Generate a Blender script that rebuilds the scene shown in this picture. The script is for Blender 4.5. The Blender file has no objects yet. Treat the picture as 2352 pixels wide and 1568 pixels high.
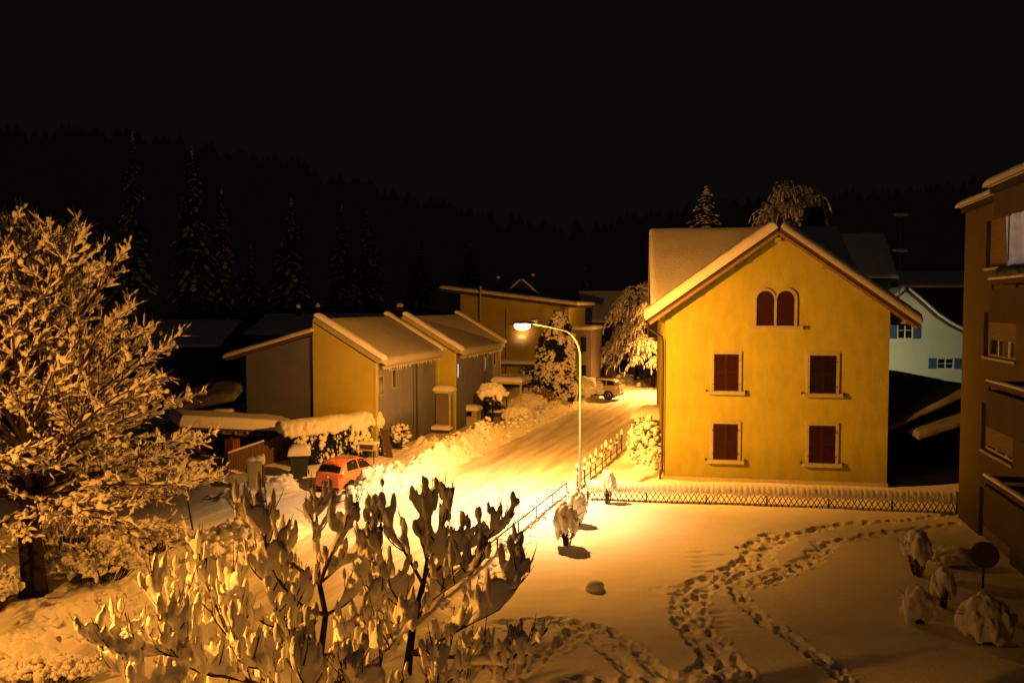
import bpy, bmesh, math, random
import numpy as np
from math import sin, cos, radians, pi, sqrt, atan2, floor
from mathutils import Vector, Matrix, noise

random.seed(11)
V = Vector
scene = bpy.context.scene
col = scene.collection
UP = V((0, 0, 1))

# ---- surveying helpers: the photograph measured at 2352 x 1568, camera 8 m above the street -------------
FPX, CXP, CYP, CAMH = 1829.0, 1176.0, 784.0, 8.0
PITCH = math.atan(84.0 / FPX)

def ray(u, v):
    a = (u - CXP) / FPX
    b = (CYP - v) / FPX
    return V((a, cos(PITCH) + b * sin(PITCH), -sin(PITCH) + b * cos(PITCH)))

def G(u, v, z=0.0):
    r = ray(u, v); t = (z - CAMH) / r.z
    return V((r.x * t, r.y * t, z))

def D(u, v, y):
    r = ray(u, v); t = y / r.y
    return V((r.x * t, y, CAMH + r.z * t))

# ---- materials ------------------------------------------------------------------------------------------
M = {}

def mat(name, color, rough=0.7, metal=0.0, spec=0.3, var=0.0, vscale=3.0, bump=0.0, bscale=40.0,
        bdist=0.02, emit=None, estr=0.0, stretch=None, color2=None, ramp=(0.35, 0.65)):
    m = bpy.data.materials.new(name); m.use_nodes = True
    nt = m.node_tree; b = nt.nodes['Principled BSDF']
    b.inputs['Roughness'].default_value = rough
    b.inputs['Metallic'].default_value = metal
    b.inputs['Specular IOR Level'].default_value = spec
    b.inputs['Base Color'].default_value = (*color, 1)
    tc = nt.nodes.new('ShaderNodeTexCoord')
    src = tc.outputs['Object']
    if stretch:
        mp = nt.nodes.new('ShaderNodeMapping'); mp.inputs['Scale'].default_value = stretch
        nt.links.new(src, mp.inputs['Vector']); src = mp.outputs['Vector']
    if var > 0 or color2:
        n = nt.nodes.new('ShaderNodeTexNoise'); n.inputs['Scale'].default_value = vscale
        n.inputs['Detail'].default_value = 6; n.inputs['Roughness'].default_value = 0.6
        nt.links.new(src, n.inputs['Vector'])
        r = nt.nodes.new('ShaderNodeValToRGB')
        r.color_ramp.elements[0].position = ramp[0]; r.color_ramp.elements[1].position = ramp[1]
        c2 = color2 if color2 else tuple(c * (1 - var) for c in color)
        r.color_ramp.elements[0].color = (*c2, 1); r.color_ramp.elements[1].color = (*color, 1)
        nt.links.new(n.outputs['Fac'], r.inputs['Fac'])
        nt.links.new(r.outputs['Color'], b.inputs['Base Color'])
    if bump > 0:
        n2 = nt.nodes.new('ShaderNodeTexNoise'); n2.inputs['Scale'].default_value = bscale
        n2.inputs['Detail'].default_value = 5
        nt.links.new(src, n2.inputs['Vector'])
        bp = nt.nodes.new('ShaderNodeBump'); bp.inputs['Strength'].default_value = bump
        bp.inputs['Distance'].default_value = bdist
        nt.links.new(n2.outputs['Fac'], bp.inputs['Height'])
        nt.links.new(bp.outputs['Normal'], b.inputs['Normal'])
    if emit:
        b.inputs['Emission Color'].default_value = (*emit, 1)
        b.inputs['Emission Strength'].default_value = estr
    M[name] = m
    return m

def stripes(name, color, dark, freq, axis='X', rough=0.7, width=0.12, bump=0.6):
    """boards / slats: thin dark joints along one object axis, plus a little grain"""
    m = mat(name, color, rough, var=0.35, vscale=2.5, stretch=(6, 6, .6) if axis != 'Z' else (1, 1, 6))
    nt = m.node_tree; b = nt.nodes['Principled BSDF']
    tc = nt.nodes.new('ShaderNodeTexCoord'); sp = nt.nodes.new('ShaderNodeSeparateXYZ')
    nt.links.new(tc.outputs['Object'], sp.inputs['Vector'])
    mu = nt.nodes.new('ShaderNodeMath'); mu.operation = 'MULTIPLY'; mu.inputs[1].default_value = freq
    nt.links.new(sp.outputs[axis], mu.inputs[0])
    fr = nt.nodes.new('ShaderNodeMath'); fr.operation = 'FRACT'; nt.links.new(mu.outputs[0], fr.inputs[0])
    lt = nt.nodes.new('ShaderNodeMath'); lt.operation = 'LESS_THAN'; lt.inputs[1].default_value = width
    nt.links.new(fr.outputs[0], lt.inputs[0])
    mx = nt.nodes.new('ShaderNodeMix'); mx.data_type = 'RGBA'
    nt.links.new(lt.outputs[0], mx.inputs['Factor'])
    old = b.inputs['Base Color'].links[0].from_socket
    nt.links.new(old, mx.inputs['A']); mx.inputs['B'].default_value = (*dark, 1)
    nt.links.new(mx.outputs['Result'], b.inputs['Base Color'])
    bp = nt.nodes.new('ShaderNodeBump'); bp.inputs['Strength'].default_value = bump; bp.inputs['Distance'].default_value = .02
    bp.invert = True
    nt.links.new(lt.outputs[0], bp.inputs['Height']); nt.links.new(bp.outputs['Normal'], b.inputs['Normal'])
    return m

SNOW = (.83, .83, .85)
mat('snow', SNOW, .75, spec=.15, var=.06, vscale=1.5, bump=.35, bscale=9, bdist=.06)
mat('snow_fine', SNOW, .75, spec=.15, bump=.25, bscale=22, bdist=.03)
mat('snow_roof_shade', (.50, .50, .53), .8, spec=.1, var=.10, vscale=1.2, bump=.3, bscale=12, bdist=.04)  # greyer copy of the snow, weak light on the row roofs put into colour
mat('snow_dim', (.20, .21, .24), .85, spec=.1, color2=(.09, .09, .10), vscale=1.2, bump=.3, bscale=12, bdist=.04)  # darkened snow copy, dim light on shed and garage roofs put into colour
mat('snow_dirty', (.62, .60, .58), .8, spec=.15, color2=(.30, .27, .25), vscale=3.0, bump=.5, bscale=14, bdist=.05)
mat('road_snow', (.80, .79, .78), .6, spec=.35, color2=(.42, .40, .38), vscale=1.0, stretch=(1.6, .16, 1), ramp=(.30, .62),
    bump=.45, bscale=6, bdist=.05)
mat('plaster_yellow', (.45, .42, .065), .9, spec=.1, var=.16, vscale=1.6, bump=.5, bscale=14, bdist=.03, stretch=(1.3, 1.3, .6))
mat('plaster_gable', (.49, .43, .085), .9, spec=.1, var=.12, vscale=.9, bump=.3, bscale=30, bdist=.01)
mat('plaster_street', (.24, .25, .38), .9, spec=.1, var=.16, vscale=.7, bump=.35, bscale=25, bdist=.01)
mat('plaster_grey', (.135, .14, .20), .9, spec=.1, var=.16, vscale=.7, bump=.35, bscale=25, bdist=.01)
mat('plaster_dim', (.24, .20, .18), .9, spec=.1, var=.16, vscale=.8, bump=.3, bscale=25, bdist=.01)
mat('plaster_block', (.13, .10, .03), .9, spec=.1, var=.12, vscale=1.0, bump=.4, bscale=30, bdist=.01)
mat('panel_brown', (.10, .075, .04), .85, spec=.1, var=.15, vscale=1.2, bump=.2, bscale=40, bdist=.01)
mat('plaster_white', (.74, .73, .58), .9, spec=.1, var=.10, vscale=.8, bump=.3, bscale=25, bdist=.01)
mat('plaster_porch', (.34, .37, .31), .9, spec=.1, var=.2, vscale=.8)
mat('stone_trim', (.40, .38, .24), .85, spec=.15, var=.15, vscale=6, bump=.2, bscale=60, bdist=.005)
mat('shutter_red', (.038, .009, .008), .6, spec=.2, var=.2, vscale=4)
mat('shutter_dark', (.020, .010, .011), .6, spec=.2, var=.2, vscale=4)
mat('shutter_blue', (.07, .13, .30), .6, spec=.2, var=.2, vscale=4)
stripes('roller', (.24, .18, .085), (.13, .10, .05), 14, 'Z', width=.2)
mat('glass_dark', (.012, .014, .016), .12, spec=.6)
mat('glass_lit', (.5, .6, .6), .3, emit=(.55, .95, 1.0), estr=.55)
mat('glass_curtain', (.55, .6, .66), .6, emit=(.6, .72, .9), estr=.055, var=.3, vscale=3)  # faint glow in the material stands for cool light on the sheet
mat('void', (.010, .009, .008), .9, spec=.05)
mat('dark_wall', (.05, .045, .04), .9, spec=.1, var=.3, vscale=2)
mat('roof_dark', (.06, .05, .045), .85, spec=.1, var=.4, vscale=5, bump=.4, bscale=12)
mat('wood_dark', (.12, .075, .045), .8, spec=.15, var=.4, vscale=5, stretch=(1, 1, 6))
stripes('planks', (.21, .14, .085), (.08, .05, .03), 5.5, 'X', width=.10)
stripes('planks_y', (.30, .19, .11), (.08, .05, .03), 5.5, 'Y', width=.10)
mat('bark', (.026, .020, .017), .95, spec=.1, var=.45, vscale=9, bump=.9, bscale=18, bdist=.03, stretch=(1, 1, .35))
mat('twig', (.075, .05, .035), .9, spec=.1, var=.35, vscale=12)
mat('needle', (.028, .042, .024), .8, spec=.15, var=.5, vscale=8)
mat('leaf', (.045, .055, .024), .7, spec=.25, var=.5, vscale=9)
mat('reed', (.30, .22, .12), .8, spec=.15, var=.5, vscale=9)
mat('metal_grey', (.36, .35, .33), .45, metal=.7, spec=.4, var=.2, vscale=6)
mat('metal_pole', (.27, .28, .27), .5, metal=.25, spec=.4, var=.2, vscale=5)
mat('metal_dark', (.05, .045, .04), .5, metal=.4, spec=.4, var=.3, vscale=6)
mat('pipe_yellow', (.50, .58, .16), .6, spec=.3, var=.15, vscale=4)
mat('pipe_brown', (.07, .045, .03), .5, metal=.5)
mat('bin_green', (.035, .055, .045), .55, spec=.35, var=.3, vscale=5)
mat('cabinet', (.50, .44, .26), .7, spec=.25, var=.15, vscale=4)
mat('orange_box', (.40, .13, .025), .6, spec=.2, var=.2, vscale=3)
mat('car_red', (.82, .24, .12), .28, spec=.55, var=.06, vscale=3)
mat('car_white', (.40, .38, .31), .32, spec=.5, var=.06, vscale=3)
mat('rubber', (.015, .015, .015), .85, spec=.2)
mat('rim', (.45, .45, .45), .35, metal=.8)
mat('chrome', (.6, .6, .6), .25, metal=.9)
mat('plate', (.12, .11, .10), .5, var=.6, vscale=30)
mat('tail_red', (.45, .02, .015), .25, spec=.6)
mat('head_glass', (.5, .5, .5), .15, spec=.7)
mat('lamp_lens', (1, .8, .5), .3, emit=(1.0, .62, .20), estr=60)
mat('lamp_cool', (1, 1, 1), .3, emit=(.85, 1.0, .95), estr=6)
mat('hill', (.010, .011, .009), .95, spec=.02, var=.5, vscale=.05, emit=(.0016, .0013, .0010), estr=1)   # faint surface glow standing for night haze before the wood
mat('snow_far', (.20, .30, .46), .9, spec=.05, color2=(.03, .04, .045), vscale=.8)  # snow darkened and blued in colour, standing for dim mixed light on spruces
mat('soffit', (.34, .25, .13), .85, spec=.1, var=.3, vscale=4)
mat('forest', (.030, .030, .028), .95, spec=.02, var=.6, vscale=.15, emit=(.0015, .0013, .0010), estr=1)  # even self-glow imitates night haze in front of the trees
mat('stone_dark', (.17, .13, .09), .9, var=.4, vscale=8, bump=.4, bscale=20)
mat('tile_edge', (.16, .075, .045), .9, spec=.1, var=.4, vscale=7)

mm_ = bpy.data.materials.new('halo_volume'); mm_.use_nodes = True; mm_.node_tree.nodes.clear()  # scatter volume imitating the blurred glow around a lamp
_o = mm_.node_tree.nodes.new('ShaderNodeOutputMaterial'); _v = mm_.node_tree.nodes.new('ShaderNodeVolumeScatter')
_t = mm_.node_tree.nodes.new('ShaderNodeTexCoord'); _g = mm_.node_tree.nodes.new('ShaderNodeTexGradient'); _g.gradient_type = 'QUADRATIC_SPHERE'
_mp = mm_.node_tree.nodes.new('ShaderNodeMapping'); _mp.inputs['Location'].default_value = (-1, -1, -1); _mp.inputs['Scale'].default_value = (2, 2, 2)
_m = mm_.node_tree.nodes.new('ShaderNodeMath'); _m.operation = 'MULTIPLY'; _m.inputs[1].default_value = .008
for a_, b_ in ((_t.outputs['Generated'], _mp.inputs['Vector']), (_mp.outputs['Vector'], _g.inputs['Vector']), (_g.outputs['Fac'], _m.inputs[0]), (_m.outputs[0], _v.inputs['Density'])): mm_.node_tree.links.new(a_, b_)
mm_.node_tree.links.new(_v.outputs['Volume'], _o.inputs['Volume']); M['halo_volume'] = mm_

def grime(name, base=1.3, dark=.55):
    """damp foot of a rendered wall and faint vertical runs"""
    nt = M[name].node_tree; b = nt.nodes['Principled BSDF']; old = b.inputs['Base Color'].links[0].from_socket
    tc = nt.nodes.new('ShaderNodeTexCoord'); sp = nt.nodes.new('ShaderNodeSeparateXYZ'); nt.links.new(tc.outputs['Object'], sp.inputs['Vector'])
    mp = nt.nodes.new('ShaderNodeMapping'); mp.inputs['Scale'].default_value = (1.4, 1.4, .30); nt.links.new(tc.outputs['Object'], mp.inputs['Vector'])
    n = nt.nodes.new('ShaderNodeTexNoise'); n.inputs['Scale'].default_value = 1.6; n.inputs['Detail'].default_value = 5; nt.links.new(mp.outputs['Vector'], n.inputs['Vector'])
    a = nt.nodes.new('ShaderNodeMath'); a.operation = 'MULTIPLY_ADD'; a.inputs[1].default_value = -1.6; nt.links.new(n.outputs['Fac'], a.inputs[0]); nt.links.new(sp.outputs['Z'], a.inputs[2])
    r = nt.nodes.new('ShaderNodeMapRange'); r.inputs['From Min'].default_value = -.9; r.inputs['From Max'].default_value = base; r.inputs['To Min'].default_value = dark; r.inputs['To Max'].default_value = 1
    nt.links.new(a.outputs[0], r.inputs['Value'])
    r2 = nt.nodes.new('ShaderNodeMapRange'); r2.inputs['From Min'].default_value = .32; r2.inputs['From Max'].default_value = .55; r2.inputs['To Min'].default_value = .945; r2.inputs['To Max'].default_value = 1
    nt.links.new(n.outputs['Fac'], r2.inputs['Value'])
    mu = nt.nodes.new('ShaderNodeMath'); mu.operation = 'MULTIPLY'; nt.links.new(r.outputs['Result'], mu.inputs[0]); nt.links.new(r2.outputs['Result'], mu.inputs[1])
    mx_ = nt.nodes.new('ShaderNodeMix'); mx_.data_type = 'RGBA'; mx_.blend_type = 'MULTIPLY'; mx_.inputs['Factor'].default_value = 1
    nt.links.new(old, mx_.inputs['A']); nt.links.new(mu.outputs[0], mx_.inputs['B']); nt.links.new(mx_.outputs['Result'], b.inputs['Base Color'])
for k_ in ('plaster_yellow', 'plaster_gable', 'plaster_grey', 'plaster_street', 'plaster_block', 'panel_brown'): grime(k_)

# ---- mesh building --------------------------------------------------------------------------------------
_ico = {}
def ico(sub):
    if sub not in _ico:
        bm = bmesh.new(); bmesh.ops.create_icosphere(bm, subdivisions=sub, radius=1.0)
        bm.verts.index_update()
        _ico[sub] = ([v.co.copy() for v in bm.verts], [tuple(v.index for v in f.verts) for f in bm.faces])
        bm.free()
    return _ico[sub]

def perp(d):
    d = d.normalized()
    a = V((1, 0, 0)) if abs(d.x) < .8 else V((0, 1, 0))
    u = d.cross(a).normalized()
    return u, d.cross(u).normalized()

class MB:
    def __init__(s): s.v = []; s.f = []
    def add(s, vs, fs):
        b = len(s.v); s.v.extend(tuple(p) for p in vs); s.f.extend(tuple(i + b for i in f) for f in fs)
    def para(s, p, a, b, c):
        p, a, b, c = V(p), V(a), V(b), V(c)
        vs = [p, p + a, p + a + b, p + b, p + c, p + a + c, p + a + b + c, p + b + c]
        s.add(vs, [(3, 2, 1, 0), (4, 5, 6, 7), (0, 1, 5, 4), (1, 2, 6, 5), (2, 3, 7, 6), (3, 0, 4, 7)])
    def box(s, x0, x1, y0, y1, z0, z1):
        s.para((x0, y0, z0), (x1 - x0, 0, 0), (0, y1 - y0, 0), (0, 0, z1 - z0))
    def obox(s, c, sx, sy, sz, ang=0.0):
        ca, sa = cos(ang), sin(ang); a = V((ca, sa, 0)) * sx; b = V((-sa, ca, 0)) * sy
        s.para(V(c) - a / 2 - b / 2, a, b, (0, 0, sz))
    def poly(s, pts, ext):
        """planar polygon extruded by a vector"""
        n = len(pts); e = V(ext); a = [V(p) for p in pts]
        s.add(a + [p + e for p in a], [tuple(range(n - 1, -1, -1)), tuple(range(n, 2 * n))] +
              [(i, (i + 1) % n, n + (i + 1) % n, n + i) for i in range(n)])
    def tube(s, pts, rad, n=6, cap=True):
        pts = [V(p) for p in pts]
        if not hasattr(rad, '__len__'): rad = [rad] * len(pts)
        vs = []; fs = []
        u = None
        for i, p in enumerate(pts):
            d = pts[min(i + 1, len(pts) - 1)] - pts[max(i - 1, 0)]
            if d.length < 1e-6: d = V((0, 0, 1))
            d = d.normalized()
            if u is None: u, w = perp(d)
            else:
                u = (u - d * u.dot(d))
                if u.length < 1e-4: u, w = perp(d)
                u.normalize(); w = d.cross(u)
            for k in range(n):
                a = 2 * pi * k / n
                vs.append(p + (u * cos(a) + w * sin(a)) * rad[i])
        for i in range(len(pts) - 1):
            for k in range(n):
                k2 = (k + 1) % n
                fs.append((i * n + k, i * n + k2, (i + 1) * n + k2, (i + 1) * n + k))
        if cap:
            fs.append(tuple(range(n - 1, -1, -1))); m = (len(pts) - 1) * n
            fs.append(tuple(m + k for k in range(n)))
        s.add(vs, fs)
    def cyl(s, c, r, h, n=20, axis=(0, 0, 1)):
        c = V(c); s.tube([c, c + V(axis) * h], r, n)
    def lathe(s, c, prof, n=20, axis=None):
        vs = []; fs = []; c = V(c)
        R = Matrix.Identity(3)
        if axis is not None: R = V((0, 0, 1)).rotation_difference(V(axis)).to_matrix()
        for r, z in prof:
            for k in range(n):
                a = 2 * pi * k / n; vs.append(c + R @ V((r * cos(a), r * sin(a), z)))
        for i in range(len(prof) - 1):
            for k in range(n):
                k2 = (k + 1) % n; fs.append((i * n + k, i * n + k2, (i + 1) * n + k2, (i + 1) * n + k))
        fs.append(tuple(range(n - 1, -1, -1))); m = (len(prof) - 1) * n; fs.append(tuple(m + k for k in range(n)))
        s.add(vs, fs)
    def blob(s, c, r, sub=1, amp=.18, rot=None, freq=1.3, point=0.0):
        """lumpy ellipsoid; point > 0 draws its top into a peak"""
        if not hasattr(r, '__len__'): r = (r, r, r)
        vs, fs = ico(sub); c = V(c); off = V((random.uniform(-50, 50), random.uniform(-50, 50), random.uniform(-50, 50)))
        out = []
        for p in vs:
            k = 1 + amp * noise.noise(p * freq + off) * 2
            q = V((p.x * r[0], p.y * r[1], p.z * r[2])) * k
            if point and p.z > 0:
                q.x *= 1 - point * p.z; q.y *= 1 - point * p.z; q.z *= 1 + point * .5 * p.z
            if rot is not None: q = rot @ q
            out.append(c + q)
        s.add(out, fs)
    def spindle(s, p, q, w, h, n=5, jag=.25, rings=4):
        """a bolster of snow lying along p-q: thin at the ends, round on top, flat below"""
        p, q = V(p), V(q); d = q - p
        if d.length < 1e-4: return
        side = d.cross(UP)
        if side.length < 1e-4: side = V((1, 0, 0))
        side.normalize()
        up = side.cross(d).normalized()
        if up.z < 0: up = -up
        up = (up + UP).normalized()
        vs = [p]; fs = []
        for i in range(rings):
            t = (i + 1) / (rings + 1)
            k = sin(pi * t) ** .55 * random.uniform(1 - jag, 1 + jag)
            c = p + d * t
            for j in range(n):
                a = 2 * pi * j / n
                sv = sin(a)
                vs.append(c + side * (cos(a) * w * k) + up * ((sv * h if sv > 0 else sv * h * .25) * k + h * .15))
        vs.append(q); e = len(vs) - 1
        for j in range(n):
            j2 = (j + 1) % n
            fs.append((0, 1 + j2, 1 + j))
            for i in range(rings - 1):
                a = 1 + i * n; b = a + n
                fs.append((a + j, a + j2, b + j2, b + j))
            a = 1 + (rings - 1) * n
            fs.append((a + j, a + j2, e))
        s.add(vs, fs)
    def sheet(s, p0, eu, ev, t, r=.18, step=.3, amp=.10, over=.06, freq=1.1):
        """layer of snow on a parallelogram: rounded shoulders, uneven top"""
        p0, eu, ev = V(p0), V(eu), V(ev)
        lu, lv = eu.length, ev.length; a, b = eu / lu, ev / lv
        def samples(L):
            rr = min(r, L * .45); e = [0, .04 * rr, .15 * rr, .35 * rr, .65 * rr, rr]
            n = max(1, int((L - 2 * rr) / step))
            return e + [rr + (L - 2 * rr) * k / n for k in range(1, n)] + [L - x for x in reversed(e)]
        us, vs_ = samples(lu), samples(lv); off = V((random.uniform(-90, 90), random.uniform(-90, 90), 0))
        nu, nv = len(us), len(vs_); vs = []; fs = []
        nrm = a.cross(b).normalized()
        if nrm.z < 0: nrm = -nrm
        for u in us:
            for v in vs_:
                e = min(u, lu - u, v, lv - v) / min(r, lu * .45, lv * .45); e = max(0., min(1., e))
                h = t * sqrt(max(0, 1 - (1 - e) ** 2))
                p = p0 + a * u + b * v
                nz = noise.noise(p * freq + off)
                h *= 1 + amp * 2 * nz
                # belly out over the edges part-way up
                ou = (u / lu - .5) * 2; ov = (v / lv - .5) * 2
                bulge = over * (1 - e) * (1 + 3 * amp * noise.noise(p * 2.3 + off))
                p = p + a * (bulge * (1 if ou > .9 or u > lu - r else -1 if u < r else 0)) + b * (bulge * (1 if v > lv - r else -1 if v < r else 0))
                vs.append(p + nrm * (h * .6) + UP * (h * .4))
        for i in range(nu - 1):
            for j in range(nv - 1):
                k = i * nv + j; fs.append((k, k + nv, k + nv + 1, k + 1))
        s.add(vs, fs)
        s.add([p0, p0 + eu, p0 + eu + ev, p0 + ev], [(3, 2, 1, 0)])

def build(name, mb, m, parent=None, smooth=False, loc=None, angle=None):
    me = bpy.data.meshes.new(name)
    me.from_pydata(mb.v, [], mb.f); me.update()
    if smooth: me.shade_smooth()
    if angle is not None:
        me.shade_smooth(); me.set_sharp_from_angle(angle=radians(angle))
    me.materials.append(M[m])
    o = bpy.data.objects.new(name, me); col.objects.link(o)
    if parent: o.parent = parent
    if loc is not None: o.location = loc
    return o

def voxel(o, size, smooth_it=2):
    md = o.modifiers.new('merge', 'REMESH'); md.mode = 'VOXEL'; md.voxel_size = size; md.use_smooth_shade = True
    if smooth_it:
        sm = o.modifiers.new('soften', 'SMOOTH'); sm.iterations = smooth_it; sm.factor = .5
    return o

def thing(name, label, cat, loc=(0, 0, 0), rz=0.0, group=None):
    o = bpy.data.objects.new(name, None); col.objects.link(o)
    o.location = loc; o.rotation_euler = (0, 0, rz); o.empty_display_size = .3
    return tag(o, label, cat, group)

def tag(o, label, cat, group=None):
    o['label'] = label; o['category'] = cat
    if group: o['group'] = group
    return o

def structure(o):
    o['kind'] = 'structure'; return o

def copy_tree(o, parent=None):
    c = o.copy(); col.objects.link(c)
    if parent: c.parent = parent
    for ch in list(o.children): copy_tree(ch, c)
    return c

def lerp(a, b, t): return a + (b - a) * t
def rnd(a, b): return random.uniform(a, b)
def rvec(): 
    while True:
        p = V((rnd(-1, 1), rnd(-1, 1), rnd(-1, 1)))
        if .05 < p.length < 1: return p.normalized()

# numpy value noise for the terrain
def vnoise(x, y, seed=0):
    xi = np.floor(x).astype(np.int64); yi = np.floor(y).astype(np.int64)
    fx = x - xi; fy = y - yi; fx = fx * fx * (3 - 2 * fx); fy = fy * fy * (3 - 2 * fy)
    def h(a, b):
        n = (a * 374761393 + b * 668265263 + seed * 974634777) & 0x7fffffff
        n = ((n ^ (n >> 13)) * 1274126177) & 0x7fffffff
        return ((n ^ (n >> 16)) & 0xffff) / 65535.0
    return lerp(lerp(h(xi, yi), h(xi + 1, yi), fx), lerp(h(xi, yi + 1), h(xi + 1, yi + 1), fx), fy) * 2 - 1

def fbm(x, y, seed=0, octv=4):
    t = 0; a = 1.; n = 0
    for o in range(octv):
        t = t + a * vnoise(x * 2 ** o + 17.3 * o, y * 2 ** o - 9.1 * o, seed + o); n += a; a *= .5
    return t / n
def sstep(a, b, x):
    t = np.clip((x - a) / (b - a), 0, 1); return t * t * (3 - 2 * t)
# ---- camera, night sky ----------------------------------------------------------------------------------
cam = bpy.data.cameras.new('camera'); cam_o = bpy.data.objects.new('camera', cam); col.objects.link(cam_o)
cam.lens = 28.0; cam.sensor_width = 36.0; cam.clip_end = 3000; cam.clip_start = .1
cam_o.location = (0, 0, CAMH); cam_o.rotation_euler = (pi / 2 - PITCH, 0, 0)
scene.camera = cam_o
scene.view_settings.view_transform = 'Standard'; scene.view_settings.look = 'None'
scene.view_settings.exposure = 0; scene.view_settings.gamma = 1
scene.render.engine = 'CYCLES'
scene.cycles.use_denoising = True
scene.cycles.max_bounces = 6; scene.cycles.diffuse_bounces = 4
scene.cycles.sample_clamp_indirect = 3.0

w = bpy.data.worlds.new('World'); scene.world = w; w.use_nodes = True
nt = w.node_tree; bg = nt.nodes['Background']
sky = nt.nodes.new('ShaderNodeTexSky'); sky.sky_type = 'NISHITA'; sky.sun_disc = False
sky.sun_elevation = radians(4); sky.sun_rotation = radians(200); sky.air_density = 1.5; sky.dust_density = 4
hs = nt.nodes.new('ShaderNodeHueSaturation'); hs.inputs['Saturation'].default_value = .15
nt.links.new(sky.outputs['Color'], hs.inputs['Color'])
mx = nt.nodes.new('ShaderNodeMix'); mx.data_type = 'RGBA'; mx.blend_type = 'MULTIPLY'; mx.inputs['Factor'].default_value = 1
mx.inputs['B'].default_value = (1.0, .86, .74, 1)
nt.links.new(hs.outputs['Color'], mx.inputs['A'])
# faint town glow over the whole sky, plus what is left of the twilight sky
ad = nt.nodes.new('ShaderNodeMix'); ad.data_type = 'RGBA'; ad.blend_type = 'ADD'; ad.inputs['Factor'].default_value = 1
sc_ = nt.nodes.new('ShaderNodeMix'); sc_.data_type = 'RGBA'; sc_.blend_type = 'MULTIPLY'; sc_.inputs['Factor'].default_value = 1
sc_.inputs['B'].default_value = (.004, .004, .004, 1)
nt.links.new(mx.outputs['Result'], sc_.inputs['A']); nt.links.new(sc_.outputs['Result'], ad.inputs['A'])
ad.inputs['B'].default_value = (.042, .034, .026, 1)
nt.links.new(ad.outputs['Result'], bg.inputs['Color'])
bg.inputs['Strength'].default_value = 0.07

sun = bpy.data.lights.new('night_fill', 'SUN'); sun.energy = .006; sun.angle = radians(10); sun.color = (.75, .85, 1)  # added weak cool fill from behind the camera, no moon in view
sun_o = bpy.data.objects.new('night_fill', sun); col.objects.link(sun_o); sun_o.rotation_euler = (radians(55), 0, radians(15))

# ---- the street's own axes: s along it, q to its left, measured from the railing -------------------------
TH = radians(19.4); O2 = V((1.32, 30.5, 0)); SD = V((sin(TH), cos(TH), 0)); QD = V((-cos(TH), sin(TH), 0))
def SQ(s, q, z=0.0): return O2 + SD * s + QD * q + UP * z
def to_sq(p): d = V(p) - O2; return d.dot(SD), d.dot(QD)

# ---- terrain --------------------------------------------------------------------------------------------
furrows = []
trails = []   # footprints: (x, y, heading, length, width, depth)
def trail(pts, width, depth, stride, jit=.06, lanes=(0,)):
    P = [G(*p) for p in pts]
    for a, b in zip(P[:-1], P[1:]): furrows.append((a, b, width + .13 + max(abs(l) for l in lanes), depth * .42))
    for lane in lanes:
        for a, b in zip(P[:-1], P[1:]):
            d = b - a; L = d.length; d = d / L; n = V((-d.y, d.x, 0)); t = rnd(0, stride)
            k = 0
            while t < L:
                side = 1 if k % 2 else -1; k += 1
                p = a + d * t + n * (side * width + lane + rnd(-jit, jit))
                trails.append((p.x, p.y, atan2(d.y, d.x) + rnd(-.35, .35), rnd(.11, .23), rnd(.06, .12), depth * rnd(.35, 1.25)))
                t += stride * rnd(.75, 1.25)
T1 = [(2195, 1180), (2080, 1195), (1930, 1207), (1790, 1235), (1735, 1262), (1745, 1290), (1700, 1312), (1600, 1348), (1575, 1390),
      (1590, 1440), (1640, 1490), (1665, 1530), (1700, 1568), (1740, 1640)]
trail(T1[:4], .07, .12, .26)
trail(T1[3:8], .15, .15, .24, .12, (-.28, .2))
trail(T1[7:], .15, .17, .25, .10, (-.2, .2))
T2 = [(2195, 1203), (2050, 1220), (1890, 1250), (1865, 1285), (1770, 1326), (1705, 1350)]
trail(T2[:3], .06, .10, .28)
trail(T2[2:], .13, .14, .26, .08, (0, .15))
trail([(1690, 1350), (1705, 1385), (1760, 1432), (1830, 1472), (1890, 1520), (1950, 1568), (2010, 1640)], .09, .16, .26)
trail([(1140, 1430), (1290, 1422), (1345, 1432)], .15, .13, .25, .1)
trail([(1330, 1440), (1250, 1490), (1195, 1535), (1140, 1568), (1100, 1620)], .12, .16, .25, .08, (0, .1))
trail([(1330, 1425), (1405, 1450), (1470, 1500), (1530, 1562)], .10, .15, .27)
trail([(1340, 1455), (1405, 1500), (1450, 1550)], .09, .15, .28)
trail([(1300, 1564), (1420, 1568), (1570, 1555), (1640, 1520)], .16, .15, .24, .1)
trail([(1520, 1355), (1580, 1345), (1640, 1330)], .2, .07, .3, .14)
rakes = []
for (u, v) in [(1605, 1268), (1606, 1280), (1608, 1291), (1607, 1302), (1609, 1313), (1655, 1275), (1640, 1405), (1644, 1417), (1649, 1428), (1655, 1439)]:
    rakes.append(G(u, v))

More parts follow.
